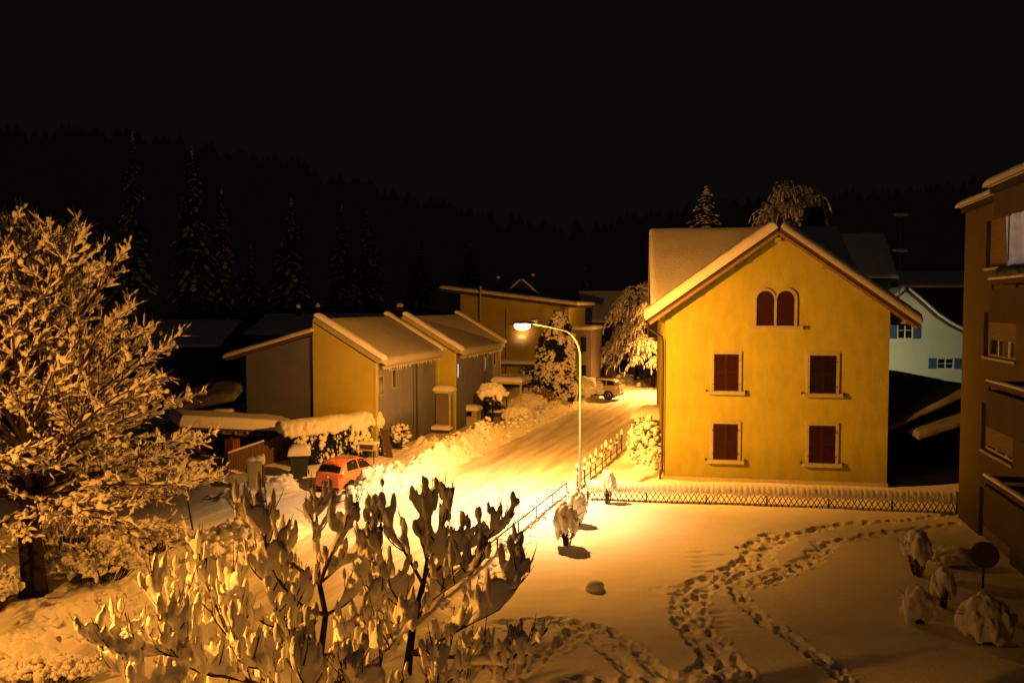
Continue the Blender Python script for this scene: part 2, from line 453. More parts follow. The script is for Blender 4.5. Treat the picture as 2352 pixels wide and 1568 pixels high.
def ground_z(x, y):
    dx = x - O2.x; dy = y - O2.y
    s = dx * SD.x + dy * SD.y; q = dx * QD.x + dy * QD.y
    z = .10 * fbm(x * .10, y * .10, 3) + .03 * fbm(x * .5, y * .5, 5)
    wind = .012 * fbm(x * .7, y * 2.6, 8, 3)
    z = z * sstep(90, 40, y) + wind
    # the bed of the carriageway, filled by the road sheet
    bed = sstep(.35, .9, q) * sstep(7.3, 6.6, q)
    z = z * (1 - bed) - .42 * bed
    # ploughed ridge along the railing
    r1 = sstep(-.25, .15, q) * sstep(.95, .35, q) * sstep(90, 70, s)
    z = z + r1 * (.10 + .16 * np.abs(fbm(s * 1.1, q * 1.5, 21)) + .05 * fbm(s * 5, q * 5, 22))
    # broken snow edge on the lawn side of the railing
    r0 = sstep(-.75, -.35, q) * sstep(-.05, -.2, q) * sstep(6, 3, s)
    z = z - r0 * (.10 + .10 * fbm(s * 2.5, q * 3, 31))
    # the big plough bank on the left kerb
    hb = .34 + .40 * sstep(-1, 3, s) * sstep(60, 34, s) + .28 * fbm(s * .35, 0 * s, 41)
    gap = 1 - .9 * sstep(-6.6, -5.6, s) * sstep(-1.6, -2.4, s)
    gap = gap * (1 - .93 * sstep(31, 32, s) * sstep(38, 37, s))
    cq = 7.75 + .25 * fbm(s * .25, 0 * s, 43)
    e = np.clip(1 - np.abs(q - cq) / 1.55, 0, 1); e = e * e * (3 - 2 * e) * (1 - .75 * np.exp(-(((s - 4.3) / 1.6) ** 2 + ((q - 8.9) / .9) ** 2)))
    rough = 1 + .60 * fbm(s * 1.2, q * 1.2, 45) + .65 * np.abs(fbm(s * 2.8, q * 2.8, 47)) + .42 * fbm(s * 6, q * 6, 49, 3)
    z = z + e * hb * gap * rough * sstep(85, 70, s)
    # loose lumps on and around the bank, and piles in the forecourt
    lump = sstep(.30, .62, fbm(s * 1.7, q * 1.7, 51)) * .22 * sstep(6.3, 7.4, q) * sstep(11.5, 9.0, q) * sstep(62, 50, s)
    z = z + lump * gap
    for (px, py, rx, ry, h) in PILES:
        d2 = ((x - px) / rx) ** 2 + ((y - py) / ry) ** 2
        k = np.exp(-d2 * 1.6)
        z = z + k * h * (1 + .6 * fbm(x * 1.8, y * 1.8, 61) + .6 * fbm(x * 5, y * 5, 63, 3))
    z = z - .36 * np.exp(-(((x + 7.2) / 2.6) ** 4 + ((y - 36.7) / 2.3) ** 4))      # dug-out parking bay
    # tyre marks on the forecourt and path
    z = z - .05 * sstep(.1, .5, fbm(s * .3, q * 3.0, 71)) * sstep(8.8, 9.4, q) * sstep(14, 12, q)
    return z

def pile(u, v, rx, ry, h): p = G(u, v); return (p.x, p.y + .2, rx, ry, h)
PILES = [pile(838, 1125, .8, .55, .55), pile(900, 1085, 1.3, 1.0, .55), pile(545, 1150, 1.3, .6, .6), pile(640, 1112, .9, .5, .45),
         pile(985, 1035, 1.6, 1.0, .6), pile(1065, 1020, 1.4, 1.0, .5), pile(520, 1240, 1.2, .8, .5), pile(610, 1225, 1.2, .8, .4),
         pile(100, 1540, 1.4, 1.0, .35), pile(340, 1480, 1.4, .9, .35), pile(930, 905, 3, 2, .5), pile(1450, 880, 2.2, 1.6, .9),
         pile(1500, 850, 3.2, 2.4, 1.0), pile(1485, 1095, 1.6, 1.0, .45), pile(1455, 1060, .55, .5, 1.0), pile(1405, 1120, .8, .5, .2),
         pile(480, 930, 3, 2, .7), pile(340, 1225, 1.5, .8, .4)]

ys = [8.6]
while ys[-1] < 46: ys.append(ys[-1] * 1.0027)
while ys[-1] < 420: ys.append(ys[-1] * 1.014)
ys = np.array(ys)
ta = np.concatenate([np.linspace(-1.9, -.72, 40)[:-1], np.linspace(-.72, .72, 540), np.linspace(.72, 1.9, 40)[1:]])
X = ys[:, None] * ta[None, :]; Y = np.repeat(ys[:, None], len(ta), 1)
Z = ground_z(X, Y); ZB = Z.copy(); ZF = np.zeros_like(Z)
for (a, b, hw_, dep) in furrows:          # dragged snow between the steps
    i0, i1 = np.searchsorted(ys, [min(a.y, b.y) - 1, max(a.y, b.y) + 1])
    xs, yy = X[i0:i1], Y[i0:i1]; ab = b - a; L2 = ab.x ** 2 + ab.y ** 2
    t = np.clip(((xs - a.x) * ab.x + (yy - a.y) * ab.y) / L2, 0, 1)
    d = np.sqrt((xs - a.x - t * ab.x) ** 2 + (yy - a.y - t * ab.y) ** 2) + .10 * fbm(xs * 2.5, yy * 2.5, 15)
    ZF[i0:i1] = np.maximum(ZF[i0:i1], dep * sstep(hw_ + .05, hw_ - .10, d) * (.75 + .6 * fbm(xs * 4, yy * 4, 17)))
Z = Z - ZF; ZB = ZB - ZF * .5
for (px, py, hd, L, W, dep) in trails:
    i0, i1 = np.searchsorted(ys, [py - .6, py + .6])
    j0, j1 = np.searchsorted(ta, [(px - .6) / py, (px + .6) / py])
    if i1 <= i0 or j1 <= j0: continue
    xs = X[i0:i1, j0:j1] - px; yy = Y[i0:i1, j0:j1] - py
    a = xs * cos(hd) + yy * sin(hd); b = -xs * sin(hd) + yy * cos(hd)
    d = np.sqrt((a / L) ** 2 + (b / W) ** 2) + .22 * vnoise(xs * 7 + px, yy * 7 + py, 5)
    Zs = Z[i0:i1, j0:j1]; Z0 = ZB[i0:i1, j0:j1]
    hole = -dep * .9 * sstep(1.35, .55, d)
    rim = .045 * np.exp(-((d - 1.45) / .4) ** 2) * (.1 + 1.6 * np.abs(vnoise(xs * 9 + px, yy * 9 + py, 9)))
    Z[i0:i1, j0:j1] = np.where(hole < -.01, np.minimum(Zs, Z0 + hole), np.where(Zs > Z0 - .02, np.maximum(Zs, Z0 + rim), Zs))
for p in rakes:
    d2 = ((X - p.x) / .30) ** 2 + ((Y - p.y) / .10) ** 2
    Z -= .06 * np.exp(-d2)
Q = (X - O2.x) * QD.x + (Y - O2.y) * QD.y; S = (X - O2.x) * SD.x + (Y - O2.y) * SD.y
nr, nc = X.shape
verts = np.stack([X.ravel(), Y.ravel(), Z.ravel()], 1)
idx = np.arange(nr * nc).reshape(nr, nc)
quads = np.stack([idx[:-1, :-1], idx[:-1, 1:], idx[1:, 1:], idx[1:, :-1]], -1).reshape(-1, 4)
islawn = ((Q < -.25) & (Y < 33.5) & (X < 22))[:-1, :-1].ravel()
def grid_obj(name, faces, m):
    used = np.unique(faces); remap = np.full(nr * nc, -1); remap[used] = np.arange(len(used))
    me = bpy.data.meshes.new(name)
    me.from_pydata(verts[used].tolist(), [], remap[faces].tolist()); me.update(); me.shade_smooth()
    me.materials.append(M[m]); o = bpy.data.objects.new(name, me); col.objects.link(o)
    return structure(o)
grid_obj('lawn', quads[islawn], 'snow')
grid_obj('ground', quads[~islawn], 'snow')
def gz(x, y):
    return float(ground_z(np.array([float(x)]), np.array([float(y)]))[0])
# clods thrown up by the plough
random.seed(77)
mb = MB()
spots = []
while len(spots) < 800:
    s_ = rnd(-14, 46); q_ = 7.5 + random.gauss(0, .8)
    if -6.4 < s_ < -1.8 or q_ < 6.2: continue
    if 2.0 < s_ < 6.5 and q_ > 7.9: continue
    p = SQ(s_, q_); spots.append((p.x, p.y, .17))
for (px, py, rx, ry, h) in PILES[1:12]:
    for _ in range(40): spots.append((px + random.gauss(0, .55) * rx, py + random.gauss(0, .5) * ry, .15))
for _ in range(240):
    p = SQ(rnd(-12, 6), rnd(-.7, 1.1)); spots.append((p.x, p.y, .10))
zz = ground_z(np.array([p[0] for p in spots]), np.array([p[1] for p in spots]))
for (x, y, s_), z in zip(spots, zz):
    r_ = s_ * rnd(.25, 1) ** 1.6 + .025
    mb.blob((x, y, float(z)), (r_ * rnd(.7, 1.5), r_ * rnd(.7, 1.5), r_ * rnd(.4, .9)), 1, .45, Matrix.Rotation(rnd(0, 6), 3, 'Z'))
structure(build('snow_bank', mb, 'snow_fine', smooth=True))
# the country beyond and behind, one sheet out to the horizon
mb = MB(); mb.add([(-2000, -2000, -.6), (2000, -2000, -.6), (2000, 2000, -.6), (-2000, 2000, -.6)], [(0, 1, 2, 3)])
structure(build('terrain', mb, 'snow'))

# ---- road -----------------------------------------------------------------------------------------------
ss = np.concatenate([np.arange(-60, 40, .22), np.arange(40, 130, 1.2)]); qs = np.linspace(.2, 7.5, 62)
RS, RQ = np.meshgrid(ss, qs, indexing='ij')
rz = -.10 + .025 * fbm(RS * .12, RQ * .8, 81) + .018 * fbm(RS * .5, RQ * 2.2, 83)
for c, dep in ((1.75, .045), (3.15, .05), (4.35, .05), (5.7, .045)):
    c2 = c + .18 * fbm(RS * .05, 0 * RS, 85 + int(c))
    rz -= dep * np.exp(-((RQ - c2) / .22) ** 2) * (1 + .5 * fbm(RS * .2, RQ * 0, 87))
rz += .03 * np.abs(fbm(RS * .4, RQ * 3.5, 89)) + .012 * fbm(RS * 4, RQ * 4, 91)
edge = sstep(1.3, .4, RQ) + sstep(6.0, 7.2, RQ)
rz += edge * (.05 + .05 * fbm(RS * 2.5, RQ * 3, 93))
me = bpy.data.meshes.new('road')
nS, nQ = RS.shape; ii = np.arange(nS * nQ).reshape(nS, nQ)
fq = np.stack([ii[:-1, :-1], ii[1:, :-1], ii[1:, 1:], ii[:-1, 1:]], -1).reshape(-1, 4)
me.from_pydata(np.stack([-RQ.ravel(), RS.ravel(), rz.ravel()], 1).tolist(), [], fq.tolist()); me.update(); me.shade_smooth()
me.materials.append(M['road_snow']); road = bpy.data.objects.new('road', me); col.objects.link(road)
road.location = O2; road.rotation_euler = (0, 0, -TH); structure(road)
# ---- the yellow house with the gable ---------------------------------------------------------------------
A = G(1525, 1103); B = G(2036, 1120)
YW = (B - A).length; YA = atan2(B.y - A.y, B.x - A.x)
yh = thing('yellow_house', 'big yellow plastered house with snowy gable roof and dark red closed shutters', 'house', A, YA)
SL = math.tan(radians(35.6)); EZ = 7.72; XM = YW / 2; PZ = EZ + XM * SL
mb = MB()
mb.poly([(0, 0, -.3), (YW, 0, -.3), (YW, 0, EZ), (XM, 0, PZ), (0, 0, EZ)], (0, 9.5, 0))
build('wall', mb, 'plaster_yellow', yh)
mb = MB(); mb.box(-.04, YW + .04, -.05, 9.4, -.4, .22); build('plinth', mb, 'stone_trim', yh)
# rear range with its ridge parallel to the street front
ra, rb = 3.2, 14.6
mb = MB(); mb.poly([(.0 + .0, ra + .6, -.3), (0, ra + .6, 8.05), (0, ra + 6.2, 11.7), (0, rb, 6.0), (0, rb, -.3)], (YW - .02, 0, 0))
for i, v in enumerate(mb.v): mb.v[i] = (v[0] + .012, v[1], v[2])
build('rear_wall', mb, 'plaster_yellow', yh)
# front roof: two slopes with overhang, rafters' soffit, barge boards and tile edge, then snow
ov, le, re, bk = .55, .75, .95, 8.2
rf = None
mb = MB(); mt = MB(); ms = MB(); msn = MB()
for sgn, e in ((-1, le), (1, re)):
    n = V((sgn * SL, 0, 1)).normalized()
    top = V((XM, -ov, PZ + .03)); xe = XM + sgn * (XM + e); low = V((xe, -ov, PZ + .03 - (XM + e) * SL))
    mb.para(top, low - top, (0, bk, 0), n * .10)
    # tile edge showing along the verge
    mt.para(top + n * .103 + V((0, -.05, 0)), low - top, (0, .22, 0), n * .05)
    # snow
    p = top + n * .155 + V((0, -.07, 0))
    msn.sheet(p, (low - top) * 1.0, (0, bk - .1, 0), .44, r=.20, step=.25, amp=.06, over=.05, freq=3.2)
    for k in range(3):
        t = (.36, .70, .94)[k]; c = top + (low - top) * t
        ms.para(c - n * .16 + V((-.09, .02, 0)), (.18, 0, 0), (0, ov, 0), n * .15)
    # barge board
    ms.para(top + V((0, -.02, 0)) - n * .12, low - top, (0, .05, 0), n * .12)
roof = build('roof', mb, 'wood_dark', yh)
build('verge_tiles', mt, 'tile_edge', roof); build('rafters', ms, 'soffit', roof)
build('roof_snow', msn, 'snow_fine', roof, smooth=True)
mb = MB(); c = V((XM, 0, PZ)); mb.para(c + V((-.11, -ov + .02, -.42)), (.22, 0, 0), (0, ov, 0), (0, 0, .2)); build('ridge_beam', mb, 'stone_trim', roof)
mb = MB(); sn = MB()
q0, q1 = V((-.55, ra, 7.85)), V((-.55, ra + 6.2, 11.95)); xw = YW + .5
nn = (q1 - q0).cross(V((1, 0, 0))); nn = -nn.normalized() if nn.z < 0 else nn.normalized()
mb.para(q0, (xw, 0, 0), q1 - q0, nn * .12)
q2 = V((-.55, rb + .4, 5.9)); n2 = (q2 - q1).cross(V((-1, 0, 0))).normalized(); n2 = n2 if n2.z > 0 else -n2
mb.para(q1, (xw, 0, 0), q2 - q1, n2 * .12)
rr = build('rear_roof', mb, 'roof_dark', yh)
sn.sheet(q0 + nn * .124 + V((0, -.1, 0)), (xw, 0, 0), (q1 - q0) * 1.02, .28, r=.25, step=.5, amp=.06, over=.06, freq=.7)
sn.sheet(q1 + n2 * .124, (xw, 0, 0), q2 - q1, .25, r=.25, step=.8)
build('roof_snow', sn, 'snow', rr, smooth=True)
# gutter and downpipe at the street corner
mb = MB(); zl = PZ - (XM + le) * SL
mb.tube([(-le - .05, -ov, zl - .02), (-le - .05, bk, zl - .02)], .07, 8)
g = build('gutter', mb, 'pipe_brown', yh, smooth=True)
mb = MB(); mb.tube([(-le - .05, -.35, zl - .06), (-le - .0, -.3, zl - .22), (-.16, -.10, zl - .62), (-.10, -.07, zl - .85), (-.10, -.07, .55), (-.16, -.12, .40), (-.2, -.14, -.1)], .055, 8)
build('downpipe', mb, 'pipe_brown', yh, smooth=True, angle=60)
# windows
def ywin(x, z0, w=1.14, h=1.86, label=None, shut='shutter_red', slats=True):
    f = MB(); t = .12
    f.box(x - w / 2 - t, x - w / 2, -.05, .02, z0, z0 + h + t); f.box(x + w / 2, x + w / 2 + t, -.05, .02, z0, z0 + h + t)
    f.box(x - w / 2, x + w / 2, -.05, .02, z0 + h, z0 + h + t)
    wd = build('window', f, 'stone_trim', yh)
    if label: wd['label'] = label
    sl = MB(); sl.box(x - w / 2 - t - .14, x + w / 2 + t + .14, -.17, .02, z0 - .16, z0 - .002); build('sill', sl, 'stone_trim', wd)
    for sgn in (-1, 1):
        s = MB(); xa = x + (sgn - 1) * w / 4 + .012; xb = xa + w / 2 - .024
        s.box(xa, xa + .07, -.035, .01, z0 + .02, z0 + h - .02); s.box(xb - .07, xb, -.035, .01, z0 + .02, z0 + h - .02)
        for zz in (z0 + .02, z0 + h / 2 - .05, z0 + h - .12): s.box(xa + .07, xb - .07, -.033, .01, zz, zz + .1)
        z = z0 + .13
        while z < z0 + h - .15:
            if not (z0 + h / 2 - .1 < z < z0 + h / 2 + .05):
                s.para((xa + .07, -.028, z), (xb - xa - .14, 0, 0), (0, .022, .035), (0, -.004, .012))
            z += .058
        s.box(xa + .06, xb - .06, -.002, .008, z0 + .03, z0 + h - .03)
        o = build('shutter', s, shut, wd)
        hg = MB()
        for zz in (z0 + .28, z0 + h - .3): hg.box(x + sgn * w / 2 - .05, x + sgn * w / 2 + .05, -.075, -.052, zz, zz + .035)
        # shutter catches on the wall beside the sill
        hg.box(x + sgn * (w / 2 + t + .20) - .03, x + sgn * (w / 2 + t + .20) + .03, -.09, .0, z0 - .04, z0 + .05)
        build('hinge', hg, 'metal_dark', wd)
def at_face(u, v):
    """point of the front wall seen at (u, v), as local x and z"""
    r = ray(u, v); n = V((-sin(YA), cos(YA), 0)); t = (A - V((0, 0, CAMH))).dot(n) / r.dot(n)
    p = V((0, 0, CAMH)) + r * t - A
    return p.dot(V((cos(YA), sin(YA), 0))), p.z
for (u0, u1, v0, v1, lb) in ((1640, 1696, 812, 898, None), (1860, 1920, 815, 904, 'darker closed shutters in the upper right window'), (1638, 1694, 972, 1056, None), (1858, 1918, 976, 1064, None)):
    xa, zt = at_face(u0, v0); xb, zb = at_face(u1, v1)
    ywin((xa + xb) / 2, zb, xb - xa, zt - zb, lb, 'shutter_dark' if lb else 'shutter_red')
# twin arched window in the gable
xa, zt = at_face(1738, 668); xb, zb = at_face(1824, 748); xc = (xa + xb) / 2; hw = (xb - xa) / 2
f = MB(); pan = []
def arch(xl, xr, z0, z1, n=14):
    r = (xr - xl) / 2; c = (xl + xr) / 2
    return [(xl, z0), (xr, z0)] + [(c + r * cos(pi * k / n), z1 - r + r * sin(pi * k / n)) for k in range(n + 1)]
aw = thing('arched_window', '', '', (0, 0, 0)); del aw['label']; del aw['category']; aw.parent = yh
for sgn in (-1, 1):
    a0 = xc if sgn > 0 else xa; a1 = xb if sgn > 0 else xc
    xl, xr = a0 + (.05 if sgn > 0 else .0), a1 - (.05 if sgn < 0 else .0)
    outer = arch(xl - (.12 if sgn < 0 else .05), xr + (.12 if sgn > 0 else .05), zb, zt + .13)
    inner = arch(xl, xr, zb, zt)
    # ring between the arcs
    no = [(p[0], -.05, p[1]) for p in outer[1:] + outer[:1]]; ni = [(p[0], -.05, p[1]) for p in inner[1:] + inner[:1]]
    m_ = MB(); k = len(no)
    m_.add(no + ni + [(p[0], .02, p[2]) for p in ni] + [(p[0], .02, p[2]) for p in no],
           [(i, i + 1, k + i + 1, k + i) for i in range(k - 1)] + [(k + i, k + i + 1, 2 * k + i + 1, 2 * k + i) for i in range(k - 1)] +
           [(i + 1, i, 3 * k + i, 3 * k + i + 1) for i in range(k - 1)])
    build('frame', m_, 'stone_trim', aw)
    s = MB(); s.poly([(p[0], -.012, p[1]) for p in inner], (0, .02, 0))
    zz = zb + .1
    while zz < zt - .75: s.box(xl + .1, xr - .1, -.022, -.0125, zz, zz + .02); zz += .065
    s.box(xl + .02, xr - .02, -.026, -.0125, zb + .9, zb + .98)
    build('shutter', s, 'shutter_red', aw)
m_ = MB(); m_.box(xa - .34, xb + .34, -.18, .02, zb - .16, zb - .002); build('sill', m_, 'stone_trim', aw)
# ---- row houses on the far side of the street ------------------------------------------------------------
RT = radians(15.1); RN = V((cos(RT), -sin(RT), 0)); RD = V((sin(RT), cos(RT), 0))

def icicles(mb, p, d, L, z, lo=.05, hi=.28, gap=.16):
    t = .05
    while t < L:
        h = rnd(lo, hi) * (1 if random.random() < .7 else .3); c = V(p) + V(d) * t; c.z = z
        mb.tube([c, c - UP * h * .5, c - UP * h], [.022, .014, .003], 5); t += gap * rnd(.5, 1.6)

def small_window(root, y, z, w=.42, h=.8, glass='glass_dark', x=0.0):
    f = MB(); t = .06
    f.box(x - .02, x + .03, y - t, y, z - t, z + h + t); f.box(x - .02, x + .03, y + w, y + w + t, z - t, z + h + t)
    f.box(x - .02, x + .03, y, y + w, z + h, z + h + t); f.box(x - .02, x + .06, y - .02, y + w + .02, z - t - .03, z - .002)
    wd = build('window', f, 'stone_trim', root)
    g = MB(); g.box(x - .03, x + .012, y, y + w, z, z + h); build('pane', g, 'glass_dark', wd)
    if glass != 'glass_dark':
        g = MB(); g.box(x + .013, x + .02, y + w * .12, y + w * .5, z + .05, z + h * .92); build('lit_curtain', g, glass, wd)
    return wd

def row_house(origin, L, label, wins, left_w=4.2):
    r = thing('row_house', label, 'house', origin, -RT, 'stepped row houses with single pitch roofs')
    ez, pz, rx = 4.92, 7.05, -3.64
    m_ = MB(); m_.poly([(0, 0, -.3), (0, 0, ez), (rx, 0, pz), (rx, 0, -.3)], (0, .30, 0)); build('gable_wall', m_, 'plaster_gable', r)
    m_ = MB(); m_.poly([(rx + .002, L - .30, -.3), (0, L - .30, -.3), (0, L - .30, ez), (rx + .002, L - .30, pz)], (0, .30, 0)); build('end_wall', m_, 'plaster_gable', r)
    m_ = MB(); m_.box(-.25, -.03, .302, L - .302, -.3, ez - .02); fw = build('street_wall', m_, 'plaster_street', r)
    m_ = MB()
    for y in (L * .56, ): m_.box(-.028, -.012, y, y + .05, 0, ez - .1)
    m_.tube([(.03, L * .61, 0), (.03, L * .61, ez - .1)], .045, 8); build('downpipe', m_, 'pipe_brown', fw)
    for y in (-.04, L - .02):
        m_ = MB(); m_.box(-.02, .05, y, y + .06, 0, ez + .05); build('corner_strip', m_, 'pipe_yellow', r)
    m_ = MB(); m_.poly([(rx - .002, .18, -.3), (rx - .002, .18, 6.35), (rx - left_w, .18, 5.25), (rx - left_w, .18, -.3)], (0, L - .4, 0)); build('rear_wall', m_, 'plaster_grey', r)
    # street-side roof
    ev = V((rx, 0, pz - ez)); n = V((pz - ez, 0, -rx)).normalized()
    m_ = MB(); e0 = V((.22, .30, ez - .13)); m_.para(e0, (0, L - .6, 0), ev - V((.22, 0, -.13)), n * .14)
    rf = build('roof', m_, 'roof_dark', r)
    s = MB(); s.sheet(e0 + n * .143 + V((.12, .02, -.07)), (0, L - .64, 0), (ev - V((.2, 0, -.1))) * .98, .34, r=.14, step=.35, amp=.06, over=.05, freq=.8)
    build('roof_snow', s, 'snow_roof_shade', rf, smooth=True)
    # parapets at both ends, each under a roll of snow
    for y in (0, L - .32):
        m_ = MB(); p = V((.16, y - .02, ez + .02)); m_.para(p, (0, .36, 0), ev + V((-.16, 0, .06)), n * .30); pp = build('parapet', m_, 'stone_trim', r)
        s = MB(); s.sheet(p + n * .304 + V((.1, -.06, -.05)), (0, .48, 0), (ev + V((-.2, 0, .1))) * 1.01, .24, r=.15, step=.25, amp=.10, over=.06, freq=1.8); build('snow', s, 'snow_fine', pp, smooth=True)
    m_ = MB(); m_.para((.24, .30, ez - .30), (0, L - .6, 0), (.06, 0, 0), (0, 0, .16)); ic = build('fascia', m_, 'stone_trim', rf)
    m_ = MB(); icicles(m_, (.3, .35, 0), (0, 1, 0), L - .8, ez - .26); build('icicles', m_, 'snow_fine', rf)
    # rear roof falling away from the street
    a = V((rx + .05, -.05, 6.42)); b = V((rx - left_w - 1.15, -.05, 4.92)); nn = V((-(a.z - b.z), 0, a.x - b.x)).normalized()
    m_ = MB(); m_.para(a, b - a, (0, L, 0), nn * .16); r2 = build('rear_roof', m_, 'wood_dark', r)
    s = MB(); s.sheet(a + nn * .163 + V((0, -.08, 0)), b - a, (0, L, 0), .26, r=.2, step=.4, amp=.09, over=.06); build('roof_snow', s, 'snow', r2, smooth=True)
    for wdef in wins: small_window(r, *wdef[0], **wdef[1])
    return r
A0 = V((-7.14, 41.6, 0))
rhA = row_house(A0, 9.28, 'nearest row house with one broad yellow gable behind the snowy hedge', [((.35, 3.25), {'h': .95, 'w': .55}), ((2.15, 3.45), {'h': .95})])
m_ = MB(); m_.box(-.027, -.012, 6.9, 8.0, 3.9, 4.75); build('vent_panel', m_, 'plaster_dim', rhA)
A1 = A0 + RD * 9.29 + RN * 1.16
rhB = row_house(A1, 10.4, 'second row house along the street with bluish lit slit windows', [((.35, 3.35), {'w': .6, 'h': .95, 'glass': 'glass_lit'}), ((6.3, 3.4), {'w': .6, 'h': .95, 'glass': 'glass_lit'}), ((8.6, 3.6), {'h': .95})])
# entrance porches: canopy slab on a post
def porch(root, x0, x1, y0, y1, z, post=True, rounded=True):
    m_ = MB(); m_.box(x0, x1, y0, y1, z, z + .16); p = build('porch_canopy', m_, 'pipe_yellow', root)
    m_ = MB(); m_.sheet((x0 - .04, y0 - .04, z + .163), (x1 - x0 + .08, 0, 0), (0, y1 - y0 + .08, 0), .36, r=.28, step=.3, amp=.06, over=.06); build('snow', m_, 'snow_fine', p, smooth=True)
    m_ = MB(); m_.box(x1 - .16, x1 - .05, y0 + .06, y0 + .17, -.2, z); build('post', m_, 'pipe_yellow', p)
    m_ = MB(); icicles(m_, (x1 - .02, y0, 0), (0, 1, 0), y1 - y0, z + .02, .04, .2); build('icicles', m_, 'snow_fine', p)
m_ = MB(); m_.box(.05, 1.0, 8.75, 9.26, -.3, 2.4); build('entry_wall', m_, 'plaster_dim', rhA)
porch(rhA, .05, 1.14, 8.5, 9.27, 2.45)
porch(rhB, .07, 2.3, 8.0, 10.9, 2.25)
m_ = MB(); m_.box(.03, .1, 9.2, 10.1, 0, 2.05); build('door', m_, 'wood_dark', rhB)

# third, taller house up the street with its long flank gable towards us
C0 = D(1306, 890, 76); C0.z = 0
hc = thing('corner_house', 'tall ochre house with shallow single pitch roof behind the lit lamp head', 'house', C0, -RT)
wC = 10.9; zr, zl = 7.75, 9.05
m_ = MB(); m_.poly([(0, 0, -.3), (0, 0, zr), (-wC, 0, zl), (-wC, 0, -.3)], (0, 9, 0)); build('wall', m_, 'plaster_gable', hc)
m_ = MB(); m_.poly([(-2.6, -.35, -.3), (-2.6, -.35, zr + .05), (-.3, -.35, zr - .2), (-.3, -.35, -.3)], (0, .345, 0)); build('wall_pier', m_, 'plaster_yellow', hc)
m_ = MB(); m_.para((.9, -.9, zr - .05), (-wC - 2.6, 0, (zl - zr) * 1.25), (0, 10.4, 0), (0, 0, .26)); rf = build('roof', m_, 'wood_dark', hc)
m_ = MB(); m_.sheet((.95, -1.0, zr + .22), (-wC - 2.7, 0, (zl - zr) * 1.26), (0, 10.5, 0), .34, r=.25, step=.5, amp=.07); build('roof_snow', m_, 'snow', rf, smooth=True)
m_ = MB(); m_.box(-6.3, -6.22, -.05, .0, 0, 7.6); build('downpipe', m_, 'pipe_brown', hc)
m_ = MB(); m_.box(-5.4, -1.3, -1.0, -.01, 5.75, 5.9); c_ = build('balcony_canopy', m_, 'stone_trim', hc)
m_ = MB(); m_.sheet((-5.45, -1.05, 5.903), (4.2, 0, 0), (0, 1.0, 0), .3, r=.2, step=.3); build('snow', m_, 'snow_fine', c_, smooth=True)
m_ = MB(); m_.box(.004, 2.0, 1.0, 7.5, -.3, 5.6); an = build('side_annex', m_, 'plaster_dim', hc)
m_ = MB(); m_.sheet((.0, .9, 5.603), (2.1, 0, 0), (0, 6.7, 0), .35, r=.25, step=.4); build('snow', m_, 'snow_fine', an, smooth=True)
m_ = MB(); m_.box(1.0, 1.5, .96, .998, 3.5, 4.9); m_.box(1.0, 1.5, .96, .998, 1.0, 2.2); build('window', m_, 'glass_dark', hc)
m_ = MB(); m_.box(-7.2, -.4, -3.2, -.36, 2.3, 2.5); ca = build('carport_roof', m_, 'wood_dark', hc)
m_ = MB(); m_.sheet((-7.25, -3.25, 2.503), (6.9, 0, 0), (0, 2.85, 0), .34, r=.25, step=.4); build('snow', m_, 'snow', ca, smooth=True)
m_ = MB()
for x in (-7.0, -3.8, -.7): m_.box(x, x + .12, -3.1, -2.98, -.2, 2.3)
build('post', m_, 'wood_dark', ca)
# standing flue pipe at its left side
fp = D(1103, 700, 74.4)
m_ = MB(); m_.tube([(fp.x, fp.y, 4.6), (fp.x, fp.y, fp.z + 1.5)], .10, 8); m_.lathe((fp.x, fp.y, fp.z + 1.5), [(.12, 0), (.16, .05), (.16, .2), (.05, .3)], 10)
tag(build('flue_pipe', m_, 'metal_pole', smooth=True, angle=50), 'slim metal flue pipe standing against the tall ochre house', 'flue pipe')

# house behind it showing only its gable tip, and its chimneys
def dark_house(name, label, u0, u1, vr, ve, y, depth, kind='gable', cat='house', wallm='dark_wall', axis='x', snow=.25, base=0.0):
    a = D(u0, ve, y); b = D(u1, ve, y); r_ = D((u0 + u1) / 2, vr, y)
    t = thing(name, label, cat, (a.x, y, base))
    w_ = b.x - a.x; he = a.z - base; hr = r_.z - base
    m_ = MB(); m_.poly([(0, 0, -.4), (w_, 0, -.4), (w_, 0, he), (w_ / 2, 0, hr), (0, 0, he)], (0, depth, 0)); build('wall', m_, wallm, t)
    m_ = MB(); s = MB()
    for sg in (-1, 1):
        top = V((w_ / 2, -.4, hr + .05)); low = V((w_ / 2 + sg * (w_ / 2 + .5), -.4, hr + .05 - (hr - he) * (w_ / 2 + .5) / (w_ / 2)))
        n = V((sg * (hr - he), 0, w_ / 2)).normalized()
        m_.para(top, low - top, (0, depth + .8, 0), n * .12); s.sheet(top + n * .124, low - top, (0, depth + .8, 0), snow, r=.2, step=.4, amp=.09)
    rf = build('roof', m_, 'wood_dark', t); build('roof_snow', s, 'snow', rf, smooth=True)
    return t, w_, he, hr
